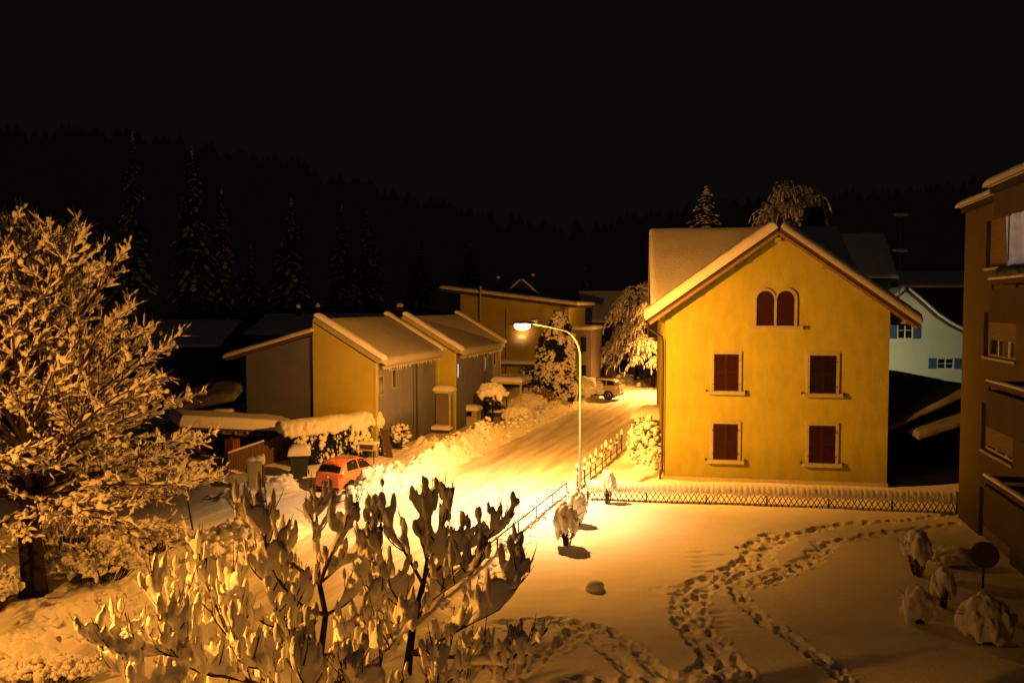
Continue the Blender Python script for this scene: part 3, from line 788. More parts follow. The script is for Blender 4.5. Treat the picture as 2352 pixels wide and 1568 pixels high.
def cross_house(name, label, u0, u1, vr, ve, y, depth, wallm='dark_wall', sm='snow', snow=.25):
    """ridge parallel to the picture: front slope faces us; eaves at depth y"""
    a = D(u0, ve, y); b = D(u1, ve, y); r_ = D(u0, vr, y + depth)
    t = thing(name, label, 'house', (a.x, y, 0)); w_ = b.x - a.x
    m_ = MB(); m_.poly([(0.3, .4, -.3), (0.3, .4, a.z - .1), (0.3, depth, r_.z - .1), (0.3, 2 * depth - .4, a.z - .1), (0.3, 2 * depth - .4, -.3)], (w_ - .6, 0, 0)); build('wall', m_, wallm, t)
    m_ = MB(); s = MB(); p0 = V((0, 0, a.z)); p1 = V((0, depth, r_.z)); p2 = V((0, 2 * depth, a.z))
    n1 = V((0, -(p1.z - p0.z), depth)).normalized(); n2 = V((0, p1.z - p0.z, depth)).normalized()
    m_.para(p0, (w_, 0, 0), p1 - p0, n1 * .12); m_.para(p1, (w_, 0, 0), p2 - p1, n2 * .12)
    rf = build('roof', m_, 'roof_dark', t)
    s.sheet(p0 + n1 * .124, (w_, 0, 0), p1 - p0, snow, r=.2, step=.5, amp=.08); s.sheet(p1 + n2 * .124, (w_, 0, 0), p2 - p1, snow, r=.2, step=1.0)
    build('roof_snow', s, sm, rf, smooth=True)
    return t, w_, a.z, r_.z
def chimney(root, x, y, z0, z1, w_=.5, m1='dark_wall', snow=True):
    m_ = MB(); m_.box(x - w_ / 2, x + w_ / 2, y - w_ / 2, y + w_ / 2, z0, z1); m_.box(x - w_ * .6, x + w_ * .6, y - w_ * .6, y + w_ * .6, z1 + .002, z1 + .12)
    c_ = build('chimney', m_, m1, root)
    if snow:
        m_ = MB(); m_.blob((x, y, z1 + .22), (w_ * .55, w_ * .55, .26), 2, .08); build('snow_cap', m_, 'snow_fine', c_, smooth=True)
    return c_
gh, w_, he, hr = dark_house('gable_house', 'snow edged gable tip of a house peeking over the ochre house roof', 1120, 1275, 646, 716, 96, 9)
chimney(gh, w_ * .15, 3, he, hr + .3, .5); chimney(gh, w_ * .68, 2.5, he + 1, hr + .6, .5)
# porch house at the end of the street
ph, w_, he, hr = cross_house('porch_house', 'pale green dim house with arched porch at the end of the street', 1338, 1530, 672, 742, 104, 6, 'plaster_porch')
m_ = MB(); m_.box(0, 5.0, -2.2, 0, 2.9, 3.2); pc = build('porch_roof', m_, 'plaster_porch', ph)
m_ = MB(); m_.sheet((-.1, -2.3, 3.203), (5.2, 0, 0), (0, 2.4, 0), .3, r=.25, step=.5); build('snow', m_, 'snow', pc, smooth=True)
m_ = MB()
for x in (0, 2.6, 4.6, 7.6): m_.box(x, x + .4, -2.1, -1.8, -.3, 2.9)
m_.box(0, 8, -2.1, -1.9, -.3, 1.1); m_.box(5.0, 8.0, -2.1, -1.85, 2.55, 3.6); build('porch_post', m_, 'plaster_porch', ph)
m_ = MB(); m_.poly([(p[0], .36, p[1]) for p in arch(1.2, 2.6, 0, 2.3)], (0, .02, 0)); build('door', m_, 'wood_dark', ph)
m_ = MB(); m_.box(4.8, 8.2, .36, .385, .2, 2.6); build('window', m_, 'glass_dark', ph)
m_ = MB(); m_.sheet((-.2, -2.6, 1.1), (8.8, 0, 0), (0, .7, 0), .3, r=.2, step=.5); build('wall_snow', m_, 'snow', ph, smooth=True)

# dark roofs at the left behind the row houses
lb, w_, he, hr = cross_house('low_dark_house', 'wide unlit low house roof behind the first row house', 560, 905, 727, 772, 62, 6, snow=.2)
chimney(lb, w_ * .25, 5, he, hr + .6, .35); chimney(lb, w_ * .38, 5.5, he, hr + .7, .35); chimney(lb, w_ * .98, 5, he, hr + .7, .55)
dk, w_, he, hr = cross_house('far_left_house', 'unlit house at far left whose roof edge shows beside the big snowy tree', 300, 500, 742, 800, 58, 5, snow=.2)
# snowy lean-to roof in the dark yard
p0 = D(395, 945, 43); p1 = D(538, 925, 43); lt = thing('lean_to', 'small lean-to shed with snow covered sloping roof in the dark yard', 'shed', (p0.x, 43, 0))
w_ = p1.x - p0.x
m_ = MB(); m_.box(.1, w_ - .2, .1, 2.2, -.2, p0.z - .15); build('wall', m_, 'dark_wall', lt)
m_ = MB(); m_.para((0, 0, p0.z - .1), (w_, 0, p1.z - p0.z + .2), (0, 2.4, .7), (0, 0, .1)); rf = build('roof', m_, 'wood_dark', lt)
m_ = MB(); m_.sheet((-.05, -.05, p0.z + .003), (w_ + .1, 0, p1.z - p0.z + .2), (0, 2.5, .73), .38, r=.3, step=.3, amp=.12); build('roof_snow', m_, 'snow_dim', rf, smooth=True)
m_ = MB(); m_.box(w_ - .9, w_ - .1, -.5, -.02, p1.z - .52, p1.z - .45); sh = build('shelf', m_, 'wood_dark', lt)
m_ = MB(); m_.sheet((w_ - .92, -.52, p1.z - .448), (.84, 0, 0), (0, .5, 0), .16, r=.12, step=.2); build('snow', m_, 'snow_fine', sh, smooth=True)

# ---- right-hand background: dark house with chimney, white house, garage ---------------------------------
dh, w_, he, hr = cross_house('dark_roof_house', 'house behind the yellow one, wide dim snowy roof and big dark chimney', 1700, 2061, 541, 640, 58, 2.4)
xC = D(1866, 540, 60.6).x - D(1700, 640, 58).x
c_ = chimney(dh, xC, 2.5, he, hr + 1.35, 1.25, 'void', snow=False)
m_ = MB(); m_.box(xC - .55, xC + .55, 1.95, 3.05, hr + 1.48, hr + 2.1); build('chimney_pot', m_, 'void', c_)
# aerial mast
am = D(2066, 645, 56); at_ = thing('aerial_mast', 'thin aerial mast with two snow loaded antennas beside the dark roof', 'antenna', (am.x, am.y, 0))
ztop = D(2066, 492, 56).z; z2 = D(2066, 578, 56).z
m_ = MB(); m_.tube([(0, 0, D(2066, 655, 56).z - 1.2), (0, 0, ztop)], .035, 6); build('pole', m_, 'metal_grey', at_)
for z, L in ((ztop - .12, 1.1), (z2, 1.0)):
    m_ = MB(); m_.tube([(-.45, 0, z), (L - .35, 0, z)], .02, 5)
    for k in range(6): m_.tube([(-.4 + k * .2, -.3, z), (-.4 + k * .2, .3, z)], .012, 4)
    a_ = build('antenna', m_, 'metal_grey', at_)
    m_ = MB()
    for k in range(5): m_.blob((-.3 + k * .15, 0, z + .10), (rnd(.20, .28), .2, rnd(.08, .15)), 2, .15)
    build('snow', m_, 'snow_fine', a_, smooth=True)
ld, w_, he, hr = cross_house('long_dark_house', 'long unlit building with a faint roof ridge behind the white house', 2040, 2300, 628, 662, 84, 5)

WY = 57.0
a = D(2078, 664, WY); wl = D(2013, 728, WY); 
wh = thing('white_house', 'white house with blue shutters and snow edged flared gable, lit cold white', 'house', (a.x, WY, 0))
prof = [(-3.2, a.z - 3.0), (-1.1, a.z - 1.02), (0, a.z - .12), (1.0, a.z - .95), (2.2, a.z - 2.0), (3.2, a.z - 2.65), (4.6, a.z - 3.35), (5.4, a.z - 3.7)]
m_ = MB(); m_.poly([(-3.0, 0, -.3)] + [(x, 0, z) for x, z in prof] + [(5.2, 0, -.3)], (0, 9, 0)); build('wall', m_, 'plaster_white', wh)
m_ = MB(); s = MB()
for (x0, z0), (x1, z1) in zip(prof[:-1], prof[1:]):
    d = V((x1 - x0, 0, z1 - z0)); n = V((-d.z, 0, d.x)).normalized()
    m_.para((x0, -.35, z0 + .03), d, (0, 9.6, 0), n * .10); s.para(V((x0, -.39, z0 + .03)) + n * .104, d * 1.02, (0, 9.6, 0), n * .22)
rf = build('roof', m_, 'wood_dark', wh)
so = build('roof_snow', s, 'snow_fine', rf); voxel(so, .09, 3)
def shutter_window(root, u0, u1, v0, v1, sh, shut, y=WY, x0=0.0):
    p = D(u0, v1, y); q = D(u1, v0, y); xa, xb, za, zb_ = p.x - x0, q.x - x0, p.z, q.z
    f = MB(); t = .09
    f.box(xa - t, xa, -.05, .02, za - t, zb_ + t); f.box(xb, xb + t, -.05, .02, za - t, zb_ + t); f.box(xa, xb, -.05, .02, zb_, zb_ + t); f.box(xa, xb, -.05, .02, za - t, za)
    xm = (xa + xb) / 2; f.box(xm - .04, xm + .04, -.04, .0, za, zb_); zm = (za + zb_) / 2
    f.box(xa, xm - .04, -.035, .0, zm - .02, zm + .02); f.box(xm + .04, xb, -.035, .0, zm - .02, zm + .02)
    wd = build('window', f, 'plaster_white', root)
    g = MB(); g.box(xa, xb, -.012, .006, za, zb_); build('pane', g, 'glass_dark', wd)
    ww = sh * y / FPX
    for xs in shut:
        s_ = MB(); x_ = xa - t - ww if xs < 0 else xb + t
        s_.box(x_, x_ + ww, -.06, -.01, za - .05, zb_ + .05)
        for k in range(7): zz = za + (zb_ - za) * (k + .5) / 7; s_.box(x_ + .05, x_ + ww - .05, -.068, -.061, zz, zz + .05)
        build('shutter', s_, 'shutter_blue', wd)
    return wd
shutter_window(wh, 2062, 2094, 741, 776, 17, (-1, 1), x0=a.x)
shutter_window(wh, 2153, 2188, 824, 845, 18, (-1, 1), x0=a.x)
p = D(2068, 722, WY); q = D(2090, 702, WY); m_ = MB(); m_.box(p.x - a.x, q.x - a.x, -.05, -.0, p.z, q.z)
for k in range(5): m_.box(p.x - a.x + .05, q.x - a.x - .05, -.058, -.051, p.z + .1 + k * .1, p.z + .14 + k * .1)
build('shutter', m_, 'shutter_blue', wh)
c_ = chimney(wh, .35, 3.0, a.z - 1, a.z + .35, .8)
p = D(2040, 893, WY); m_ = MB(); m_.box(p.x - a.x - 2.5, D(2092, 893, WY).x - a.x, -1.5, -.01, p.z - .9, p.z); pr = build('porch', m_, 'plaster_white', wh)
m_ = MB(); m_.sheet((p.x - a.x - 2.6, -1.6, p.z + .003), (D(2092, 893, WY).x - p.x + 2.7, 0, 0), (0, 1.6, 0), .3, r=.2); build('snow', m_, 'snow_fine', pr, smooth=True)

# garage between the yellow house and the block
ga = G(2000, 1122); gx = D(2137, 872, 39); gxx = 3.9
gr = thing('garage', 'dark gabled garage with patchy snowy roof between yellow house and apartment block', 'garage', (gx.x, 39, 0))
zt_ = gx.z; ze_ = zt_ - 1.75
m_ = MB(); m_.poly([(-gxx, 0, -.3), (gxx, 0, -.3), (gxx, 0, ze_), (0, 0, zt_ - .1), (-gxx, 0, ze_)], (0, 7, 0)); build('wall', m_, 'void', gr)
m_ = MB(); s = MB()
for sg in (-1, 1):
    top = V((0, -4.2, zt_ - .12)); low = V((sg * (gxx + .4), -4.2, zt_ - .12 - 1.75 * (gxx + .4) / gxx)); n = V((sg * 1.75, 0, gxx)).normalized()
    m_.para(top, low - top, (0, 11.5, 0), n * .1)
    d = low - top
    if sg < 0:
        s.sheet(top + n * .104, d, (0, 11.5, 0), .2, r=.2, step=.5, amp=.1)
    else:
        s.sheet(top + n * .104 + V((0, 3.6, 0)), d, (0, 7.8, 0), .2, r=.2, step=.5, amp=.1)
        s.sheet(top + n * .104 + V((0, 0, 0)) + d * .0, d * .9, (0, 2.6, 0), .16, r=.2, step=.4, amp=.12)
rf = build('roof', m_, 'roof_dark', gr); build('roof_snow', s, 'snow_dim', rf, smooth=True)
m_ = MB(); m_.box(-gxx + .1, -gxx + .3, -4.0, -3.8, -.3, ze_ - .2); m_.box(gxx - .3, gxx - .1, -4.0, -3.8, -.3, ze_ - .2); build('post', m_, 'void', gr)
p = D(2096, 1000, 35.0); m_ = MB(); m_.para((p.x - gx.x, -4.6, p.z - .12), (4.2, 0, 1.35), (0, .9, .15), (0, 0, .1)); pr = build('door_canopy', m_, 'roof_dark', gr)
m_ = MB(); m_.sheet((p.x - gx.x - .04, -4.65, p.z - .017), (4.2, 0, 1.35), (0, .95, .15), .24, r=.18, step=.3, amp=.1); build('snow', m_, 'snow_dim', pr, smooth=True)
# ---- apartment block at the right edge -------------------------------------------------------------------
KT = radians(14.5); K0 = G(2200, 1187)
bk = thing('apartment_block', 'ochre apartment block with stacked balconies at the right edge of the lawn', 'apartment block', K0, -KT)
# local: x towards the right (into the block), -y towards the camera
TOP = 11.4; LEN = 22
wins = [(9.25, 10.85), (6.25, 7.75), (3.05, 4.65), (-.1, 1.75)]
wy0, wy1 = -5.5, -2.45
m_ = MB()
m_.box(.22, 9, -LEN, 0, -.4, TOP)                              # inner core, seen at the bottom of the openings
build('core_wall', m_, 'panel_brown', bk)
m_ = MB()
m_.box(0, .22, wy1, 0, -.4, TOP - .001)                        # corner pier
zs = [-.4] + [z for w_ in reversed(wins) for z in w_] + [TOP - .001]
for k in range(0, len(zs), 2): m_.box(0, .22, wy0, wy1, zs[k], zs[k + 1])
m_.box(0, .22, -7.0, wy0, -.4, TOP - .001)
build('wall', m_, 'plaster_block', bk)
for k, (za, zb) in enumerate(wins):
    f = MB(); f.box(-.05, .2, wy0 - .05, wy1 + .05, za - .09, za - .002); wd = build('window_sill', f, 'stone_trim', bk)
    roll = (0.0, .62, .90, 1.0)[k]
    s = MB(); zr_ = zb - (zb - za) * (roll if k else .97)
    s.box(.13, .19, wy0, wy1, zr_, zb); build('roller_shutter', s, 'roller', wd)
    if roll and roll < 1:
        f = MB()
        for y in (wy0, wy0 + .95, wy0 + 1.05, wy0 + 2.0, wy1 - .06): f.box(.15, .2, y, y + .06, za, zr_ - .002)
        f.box(.155, .195, wy0, wy1, za + .002, za + .08); build('frame', f, 'plaster_white', wd)
        g = MB(); g.box(.198, .212, wy0, wy1, za, zr_); build('pane', g, 'glass_dark', wd)
# roof with snow, stepping out over the balconies
m_ = MB(); m_.box(-.12, 9.2, -7.0, .15, TOP, TOP + .22); rf = build('roof', m_, 'dark_wall', bk)
m_ = MB(); m_.sheet((-.2, -7.0, TOP + .223), (9.4, 0, 0), (0, 7.2, 0), .30, r=.25, step=.35, amp=.06, over=.10); build('roof_snow', m_, 'snow', rf, smooth=True)
BX = -1.15
m_ = MB(); m_.box(BX - .12, 9.2, -LEN, -7.002, TOP - .20, TOP + .0); r2 = build('balcony_roof', m_, 'dark_wall', bk)
m_ = MB(); m_.sheet((BX - .2, -LEN, TOP + .003), (10.4, 0, 0), (0, LEN - 7.0, 0), .32, r=.25, step=.4, amp=.06, over=.10); build('roof_snow', m_, 'snow', r2, smooth=True)
m_ = MB(); m_.box(BX, -.002, -LEN, -7.0, TOP - .85, TOP - .202); build('fascia', m_, 'panel_brown', bk)
# balconies
for k, (zl_, zh) in enumerate(((7.55, 8.72), (4.5, 5.78), (1.55, 2.98))):
    m_ = MB(); m_.box(BX, .2, -LEN, -7.0, zl_, zl_ + .16); b_ = build('balcony', m_, 'panel_brown', bk)
    m_ = MB(); m_.box(BX - .06, BX + .04, -LEN, -7.0, zl_ - .05, zh - .26); m_.box(BX + .042, -.01, -7.09, -7.0, zl_ + .162, zh - .26); build('parapet', m_, 'panel_brown', b_)
    m_ = MB(); m_.box(BX - .10, BX + .10, -LEN, -6.95, zh - .14, zh); m_.box(BX + .102, -.01, -7.12, -6.95, zh - .14, zh)
    for y in (-7.05, -9.0, -11, -13): m_.box(BX - .02, BX + .03, y - .03, y + .03, zh - .262, zh - .14)
    build('railing', m_, 'wood_dark', b_)
    m_ = MB(); m_.sheet((BX - .09, -LEN, zh + .002), (.18, 0, 0), (0, LEN - 6.96, 0), .07, r=.06, step=.5, amp=.3, over=.01); build('snow', m_, 'snow_fine', b_, smooth=True)
    # glazed recess behind
    m_ = MB(); m_.box(.10, .215, -LEN, -7.3, zl_ + .17, zl_ + 2.45); g = build('balcony_recess', m_, 'void', bk)
    m_ = MB()
    for y in (-7.4, -8.9, -10.4, -12): m_.box(.02, .098, y - .05, y + .05, zl_ + .2, zl_ + 2.4)
    build('door_frame', m_, 'panel_brown' , g)
m_ = MB(); m_.box(.10, .215, -LEN, -7.3, -.3, 1.4); build('ground_recess', m_, 'void', bk)
def kp(x, y, z=0): return K0 + RKN * x + RKD * y + UP * z
RKN = V((cos(KT), -sin(KT), 0)); RKD = V((sin(KT), cos(KT), 0))
# pale folded curtain on the top balcony with a long dark planter in front
c_ = thing('balcony_curtain', 'pale bluish sheet hanging on the top balcony of the apartment block', 'curtain', kp(BX + .35, -7.2, 8.9), -KT)
m_ = MB(); n = 46; fs = []; vs = []
for i in range(n + 1):
    t = i / n; y = -t * 5.0; x = .10 * sin(t * 34) * (.5 + .5 * sin(t * 9 + 1)) + .04 * sin(t * 71)
    for z in (0, .5, 1.0, 1.5, 2.15): vs.append((x * (1.2 - z * .3) - .02 * z, y + .12 * z * (1 - t), z))
for i in range(n):
    for j in range(4): a = i * 5 + j; fs.append((a, a + 5, a + 6, a + 1))
m_.add(vs, fs); build('sheet', m_, 'glass_curtain', c_, smooth=True)
m_ = MB(); m_.tube([(-.03, -.1, 2.15), (-.03, -5, 2.15)], .02, 6); m_.tube([(-.12, -.35, 1.9), (-.16, -.5, .35)], .018, 5); build('cord', m_, 'metal_dark', c_)
m_ = MB()
for k in range(18): m_.blob((0, -.1 - k * .24, rnd(-.06, .06)), (.22, .3, .24), 2, .15)
pl = build('planter_bag', m_, 'bin_green', smooth=True); pl.location = kp(BX + .16, -7.3, 8.86); pl.rotation_euler = (0, 0, -KT)
tag(pl, 'dark rolled planter lying along the top balcony railing below the pale sheet', 'planter')
voxel(pl, .05, 2)

# round disc on a pole at the block's foot
p = G(2257, 1348); dz = D(2252, 1272, p.y).z
d_ = thing('satellite_dish', 'dark round dish on a thin pole standing before the apartment block', 'satellite dish', (p.x, p.y, 0))
m_ = MB(); ax = V((-.25, -.96, .12)).normalized()
m_.lathe(V((0, -.05, dz)), [(.02, -.06), (.2, -.045), (.34, -.012), (.375, .015), (.36, .02), (.2, -.02), (.02, -.035)], 32, ax); build('dish', m_, 'stone_dark', d_, smooth=True, angle=50)
m_ = MB(); m_.tube([(0, 0, -.2), (0, 0, dz - .1)], .03, 8); build('pole', m_, 'metal_dark', d_, smooth=True)

# ---- street lamps ----------------------------------------------------------------------------------------
def street_lamp(base, label, head_from, lights):
    hd = head_from
    t = thing('street_lamp', label, 'street lamp', base, hd + pi, 'sodium street lamps along the road')
    H_ = 7.55
    m_ = MB(); m_.tube([(0, 0, -.3), (0, 0, .9)], .07, 14); m_.tube([(0, 0, .9), (0, 0, 1.0)], [.07, .052], 14)
    arc = [(0, 0, 1.0), (0, 0, 3.5), (0, 0, 5.75)]; R = 1.25
    for k in range(1, 13):
        a = radians(80) * k / 12; arc.append((R * (1 - cos(a)) * 1.0, 0, 5.75 + R * sin(a)))
    x1, z1 = arc[-1][0], arc[-1][2]
    arc += [(x1 + .75, 0, z1 + .14), (x1 + 1.55, 0, z1 + .26)]
    m_.tube(arc, [.052, .048, .044] + [.042 - .008 * k / 12 for k in range(12)] + [.032, .030], 12); build('pole', m_, 'metal_pole', t, smooth=True, angle=50)
    hx, hz = x1 + 1.50, z1 + .25
    # cobra-head luminaire
    m_ = MB(); secs = []
    for xx, w_, h_ in ((0, .06, .05), (.12, .09, .07), (.28, .13, .10), (.55, .16, .11), (.85, .15, .09), (1.0, .10, .06), (1.06, .03, .03)):
        secs.append([(hx + xx, w_ * cos(a), hz + .02 + xx * .02 + (h_ * sin(a) if sin(a) > 0 else .25 * h_ * sin(a))) for a in [2 * pi * k / 14 for k in range(14)]])
    vs = [p for s_ in secs for p in s_]; fs = [(i * 14 + k, i * 14 + (k + 1) % 14, (i + 1) * 14 + (k + 1) % 14, (i + 1) * 14 + k) for i in range(len(secs) - 1) for k in range(14)]
    fs += [tuple(range(13, -1, -1)), tuple((len(secs) - 1) * 14 + k for k in range(14))]
    m_.add(vs, fs); hdm = build('lamp_head', m_, 'metal_pole', t, smooth=True)
    m_ = MB(); m_.blob((hx + .70, 0, hz - .06), (.38, .19, .15), 3, .0); ln = build('lamp_lens', m_, 'lamp_lens', t, smooth=True)
    m_ = MB(); m_.blob((hx + .14, 0, hz + .16), (.24, .12, .09), 2, .12); m_.blob((hx + .02, 0, hz + .10), (.14, .07, .05), 2, .1); build('snow', m_, 'snow_fine', hdm, smooth=True)
    m_ = MB(); m_.blob((hx + .70, 0, hz - .12), (1.0, 1.0, .9), 3, 0); build('lamp_halo', m_, 'halo_volume', t)      # added scattering ball that imitates the halo around the bowl
    # a batwing road lantern: wide even pool, long throws up and down the road, a weak all-round glow of the bowl; added spots brighten facade and trees
    for kind, k_, c_, ang, bl, ax in lights:
        l = bpy.data.lights.new('lamp_light', kind); l.energy = LP * k_; l.color = c_; l.shadow_soft_size = .10
        lo = bpy.data.objects.new('lamp_light', l); col.objects.link(lo); lo.parent = t; lo.location = (hx + .70, 0, hz - .30)
        if kind == 'SPOT':
            l.spot_size = radians(ang); l.spot_blend = bl
            lo.rotation_euler = (Matrix.Rotation(-(hd + pi), 3, 'Z') @ V(ax)).to_track_quat('-Z', 'Y').to_euler()
    return t
SODIUM = (1.0, .35, .036); CORE = (1.0, .66, .30)  # CORE: added paler beam imitating the overexposed pool under the lamp
LP = 8200
lb_ = G(1332, 1138)
S_, P_ = 'SPOT', 'POINT'
street_lamp(lb_, 'curved street lamp glowing beside the lattice fence, snow on its head', atan2(-2.15, -2.5) + pi, [
    (S_, .60, SODIUM, 133, .45, (0, 0, -1)), (P_, .055, SODIUM, 0, 0, None), (S_, 1.0, CORE, 118, 1, (-.16, .08, -1)),
    (S_, 1.3, SODIUM, 118, 1, (-.25, .9, -.40)), (S_, .6, SODIUM, 80, 1, (-.8, -.8, -.7)), (S_, 1.8, SODIUM, 120, 1, (9, 9, -3.0)), (S_, .5, SODIUM, 90, 1, (-13, -9, -1))])  # last two spots added to brighten the yellow facade and big tree
street_lamp(SQ(44, -1.3), 'street lamp farther up the road, standing beyond the yellow house', atan2(-QD.y, -QD.x), [
    (S_, .9, SODIUM, 140, .45, (0, 0, -1)), (P_, .16, SODIUM, 0, 0, None), (S_, .6, CORE, 96, 1, (-.2, -.3, -1)), (S_, 1.7, SODIUM, 90, 1, (-.40, -.9, -.42))])
street_lamp(SQ(-23.3, 9.0), 'nearest street lamp on the far pavement, in front of the snowy tree', atan2(QD.y, QD.x), [
    (S_, .18, SODIUM, 150, .8, (0, 0, -1)), (P_, .14, SODIUM, 0, 0, None), (S_, .32, SODIUM, 125, 1, (-1.2, 7, -1.5)), (S_, 1.5, SODIUM, 50, 1, (8.6, .6, -5.9))])  # last two spots added, aimed to brighten the big and foreground trees
# cool lamp at the back of the yellow house that lights the white house
wl_ = A + V((cos(YA), sin(YA), 0)) * (YW - .3) + V((-sin(YA), cos(YA), 0)) * (rb + .02) + UP * 4.4
wt = thing('wall_lamp', 'cool white wall lamp on the rear of the yellow house', 'wall lamp', wl_, YA)
m_ = MB(); m_.box(-.1, .1, 0, .08, -.15, .15); m_.tube([(0, .05, 0), (0, .35, .05)], .02, 6); build('bracket', m_, 'metal_dark', wt)
m_ = MB(); m_.blob((0, .42, .0), .09, 2, 0); build('bulb', m_, 'lamp_cool', wt, smooth=True)
l = bpy.data.lights.new('wall_light', 'SPOT'); l.energy = 2700; l.color = (1.0, .92, .50); l.spot_size = radians(54); l.spot_blend = .7; l.shadow_soft_size = .1
lo = bpy.data.objects.new('wall_light', l); col.objects.link(lo); lo.parent = wt; lo.location = (0, .6, 0)
tgt = V((28.0, WY, 4.3)) - (wl_ + V((-sin(YA), cos(YA), 0)) * .6)
lo.rotation_euler = (Matrix.Rotation(-YA, 3, 'Z') @ tgt).to_track_quat('-Z', 'Y').to_euler()

# ---- railing along the road, picket fence beyond the lamp ------------------------------------------------
rl = thing('road_railing', 'low tubular metal railing between the lawn and the road', 'railing', SQ(-14, 0), -TH)
zt_ = .50; Lr = 17.3
m_ = MB(); pts = [(0, y, zt_ + .02 * noise.noise(V((y, 0, 0)))) for y in np.arange(0, Lr + .1, 1.0)]; m_.tube(pts, .03, 8); build('top_rail', m_, 'metal_dark', rl, smooth=True)
y = .2
while y < Lr:
    m_ = MB(); m_.tube([(0, y, -.4), (0, y, zt_ - .02)], .026, 8); build('post', m_, 'metal_dark', rl, smooth=True); y += 2.1
m_ = MB(); y = 0
while y < Lr:
    L = rnd(.2, .9)
    if random.random() < .45: m_.spindle((0, y, zt_ + .025), (0, y + L, zt_ + .025), .035, .05, 6)
    y += L
build('snow', m_, 'snow_fine', rl, smooth=True)

pf = thing('picket_fence', 'wire and picket fence with pointed snow caps behind the street lamp', 'fence', SQ(4.0, -.15), -TH)
m_ = MB()
for z in (.25, .62): m_.tube([(0, 0, z), (0, 9.6, z)], .022, 6)
for k in range(26): m_.tube([(0, .2 + k * .37, .2), (0, .2 + k * .37, .64)], .012, 5)
build('rail', m_, 'wood_dark', pf)
for k in range(9):
    y = .1 + k * 1.18 + rnd(-.25, .25)
    m_ = MB(); m_.tube([(0, y, -.3), (0, y, .92)], .035, 6); po = build('post', m_, 'wood_dark', pf)
    m_ = MB(); m_.blob((rnd(-.03, .03), y, 1.0), (rnd(.05, .085), rnd(.05, .085), rnd(.08, .22)), 3, .16, Matrix.Rotation(rnd(-.3, .3), 3, 'X'), point=.35); build('snow_cap', m_, 'snow_fine', po, smooth=True)
m_ = MB()
for k in range(16):
    y = rnd(.2, 9.4); m_.blob((0, y, .66), (.10, rnd(.12, .4), rnd(.06, .16)), 2, .2)
build('snow', m_, 'snow_fine', pf, smooth=True)

# ---- lattice fence across the lawn -----------------------------------------------------------------------
La = G(1347, 1150); Lb = G(2198, 1180); LL = (Lb - La).length; LA = atan2(Lb.y - La.y, Lb.x - La.x)
lf = thing('lattice_fence', 'low diagonal lattice fence under a thick roll of snow along the lawn', 'fence', La, LA)
m_ = MB(); h = .58; sp = .215; x = -.3
while x < LL:
    w_ = .036; dx = .36
    for sg, yy in ((1, 0), (-1, .022)):
        a0, a1 = (x, x + dx) if sg > 0 else (x + dx, x)
        a0 = max(0, min(LL, a0)); a1 = max(0, min(LL, a1))
        j = rnd(-.015, .015)
        m_.para((a0 - w_ / 2 + j, yy, -.02 + rnd(-.03, .01)), (w_, 0, 0), (0, .018, 0), (a1 - a0, 0, h + rnd(-.01, .05)))
    x += sp
build('lattice', m_, 'wood_dark', lf)
x = .05
while x < LL:
    m_ = MB(); m_.box(x, x + .05, .045, .10, -.3, h + .03); build('post', m_, 'wood_dark', lf); x += 2.35
m_ = MB()
x = 0; n_ = int(LL / .085); 
rows = 11
vs = []; fs = []
for i in range(n_ + 1):
    x = LL * i / n_; u_ = x / LL
    wv = .5 + .5 * sin(2 * pi * x / sp + .8 * noise.noise(V((x * .8, 3, 0))))
    hh = .27 + .035 * noise.noise(V((x * .6, 0, 0))) + .03 * wv
    drop = .10 + .07 * wv + .06 * noise.noise(V((x * 1.7, 9, 0)))
    th = .125 + .06 * wv + .025 * noise.noise(V((x * 1.1, 5, 0)))
    prof_ = [(-th * .45, -drop), (-th * .95, -drop * .55), (-th * 1.05, .02), (-th, hh * .5), (-th * .75, hh * .85), (-th * .25, hh), (th * .3, hh), (th * .8, hh * .85), (th * 1.05, hh * .4), (th, -drop * .3), (th * .45, -drop * .7)]
    for (yy, zz) in prof_: vs.append((x, .02 + yy, h + zz))
for i in range(n_):
    for j in range(rows): j2 = (j + 1) % rows; fs.append((i * rows + j, i * rows + j2, (i + 1) * rows + j2, (i + 1) * rows + j))
fs.append(tuple(range(rows))); fs.append(tuple(n_ * rows + j for j in range(rows)))
m_.add(vs, fs); build('snow', m_, 'snow_fine', lf, smooth=True)

# ---- carport with board fence, left ----------------------------------------------------------------------
E0 = D(525, 1125, 37.0); E0.z = 0        # near-left corner of the board wall
E1 = D(668, 1085, 41.3); E1.z = 0
cd = (E1 - E0); cl = cd.length; ca_ = atan2(cd.y, cd.x)
bf = thing('board_fence', 'tall vertical board fence screening the carport yard', 'fence', E0, ca_)
m_ = MB(); zt0 = D(525, 1042, 37.0).z; zt1 = D(668, 993, 41.3).z
x = 0
while x < cl:
    w_ = .17; u_ = x / cl; zt = lerp(zt0, zt1, u_)
    m_.box(x, x + w_ - .012, rnd(-.008, .008), .03, -.2, zt + rnd(-.015, .015)); x += w_
build('boards', m_, 'planks', bf)
m_ = MB(); m_.para((0, .035, zt0 - .3), (cl, 0, zt1 - zt0), (0, .06, 0), (0, 0, .1)); m_.para((0, .035, .3), (cl, 0, 0), (0, .06, 0), (0, 0, .1)); build('rail', m_, 'wood_dark', bf)
m_ = MB(); m_.sheet((0, -.03, zt0 + .02), (cl * .55, 0, (zt1 - zt0) * .55), (0, .1, 0), .07, r=.05, step=.3, amp=.3, over=.01); build('snow', m_, 'snow_fine', bf, smooth=True)

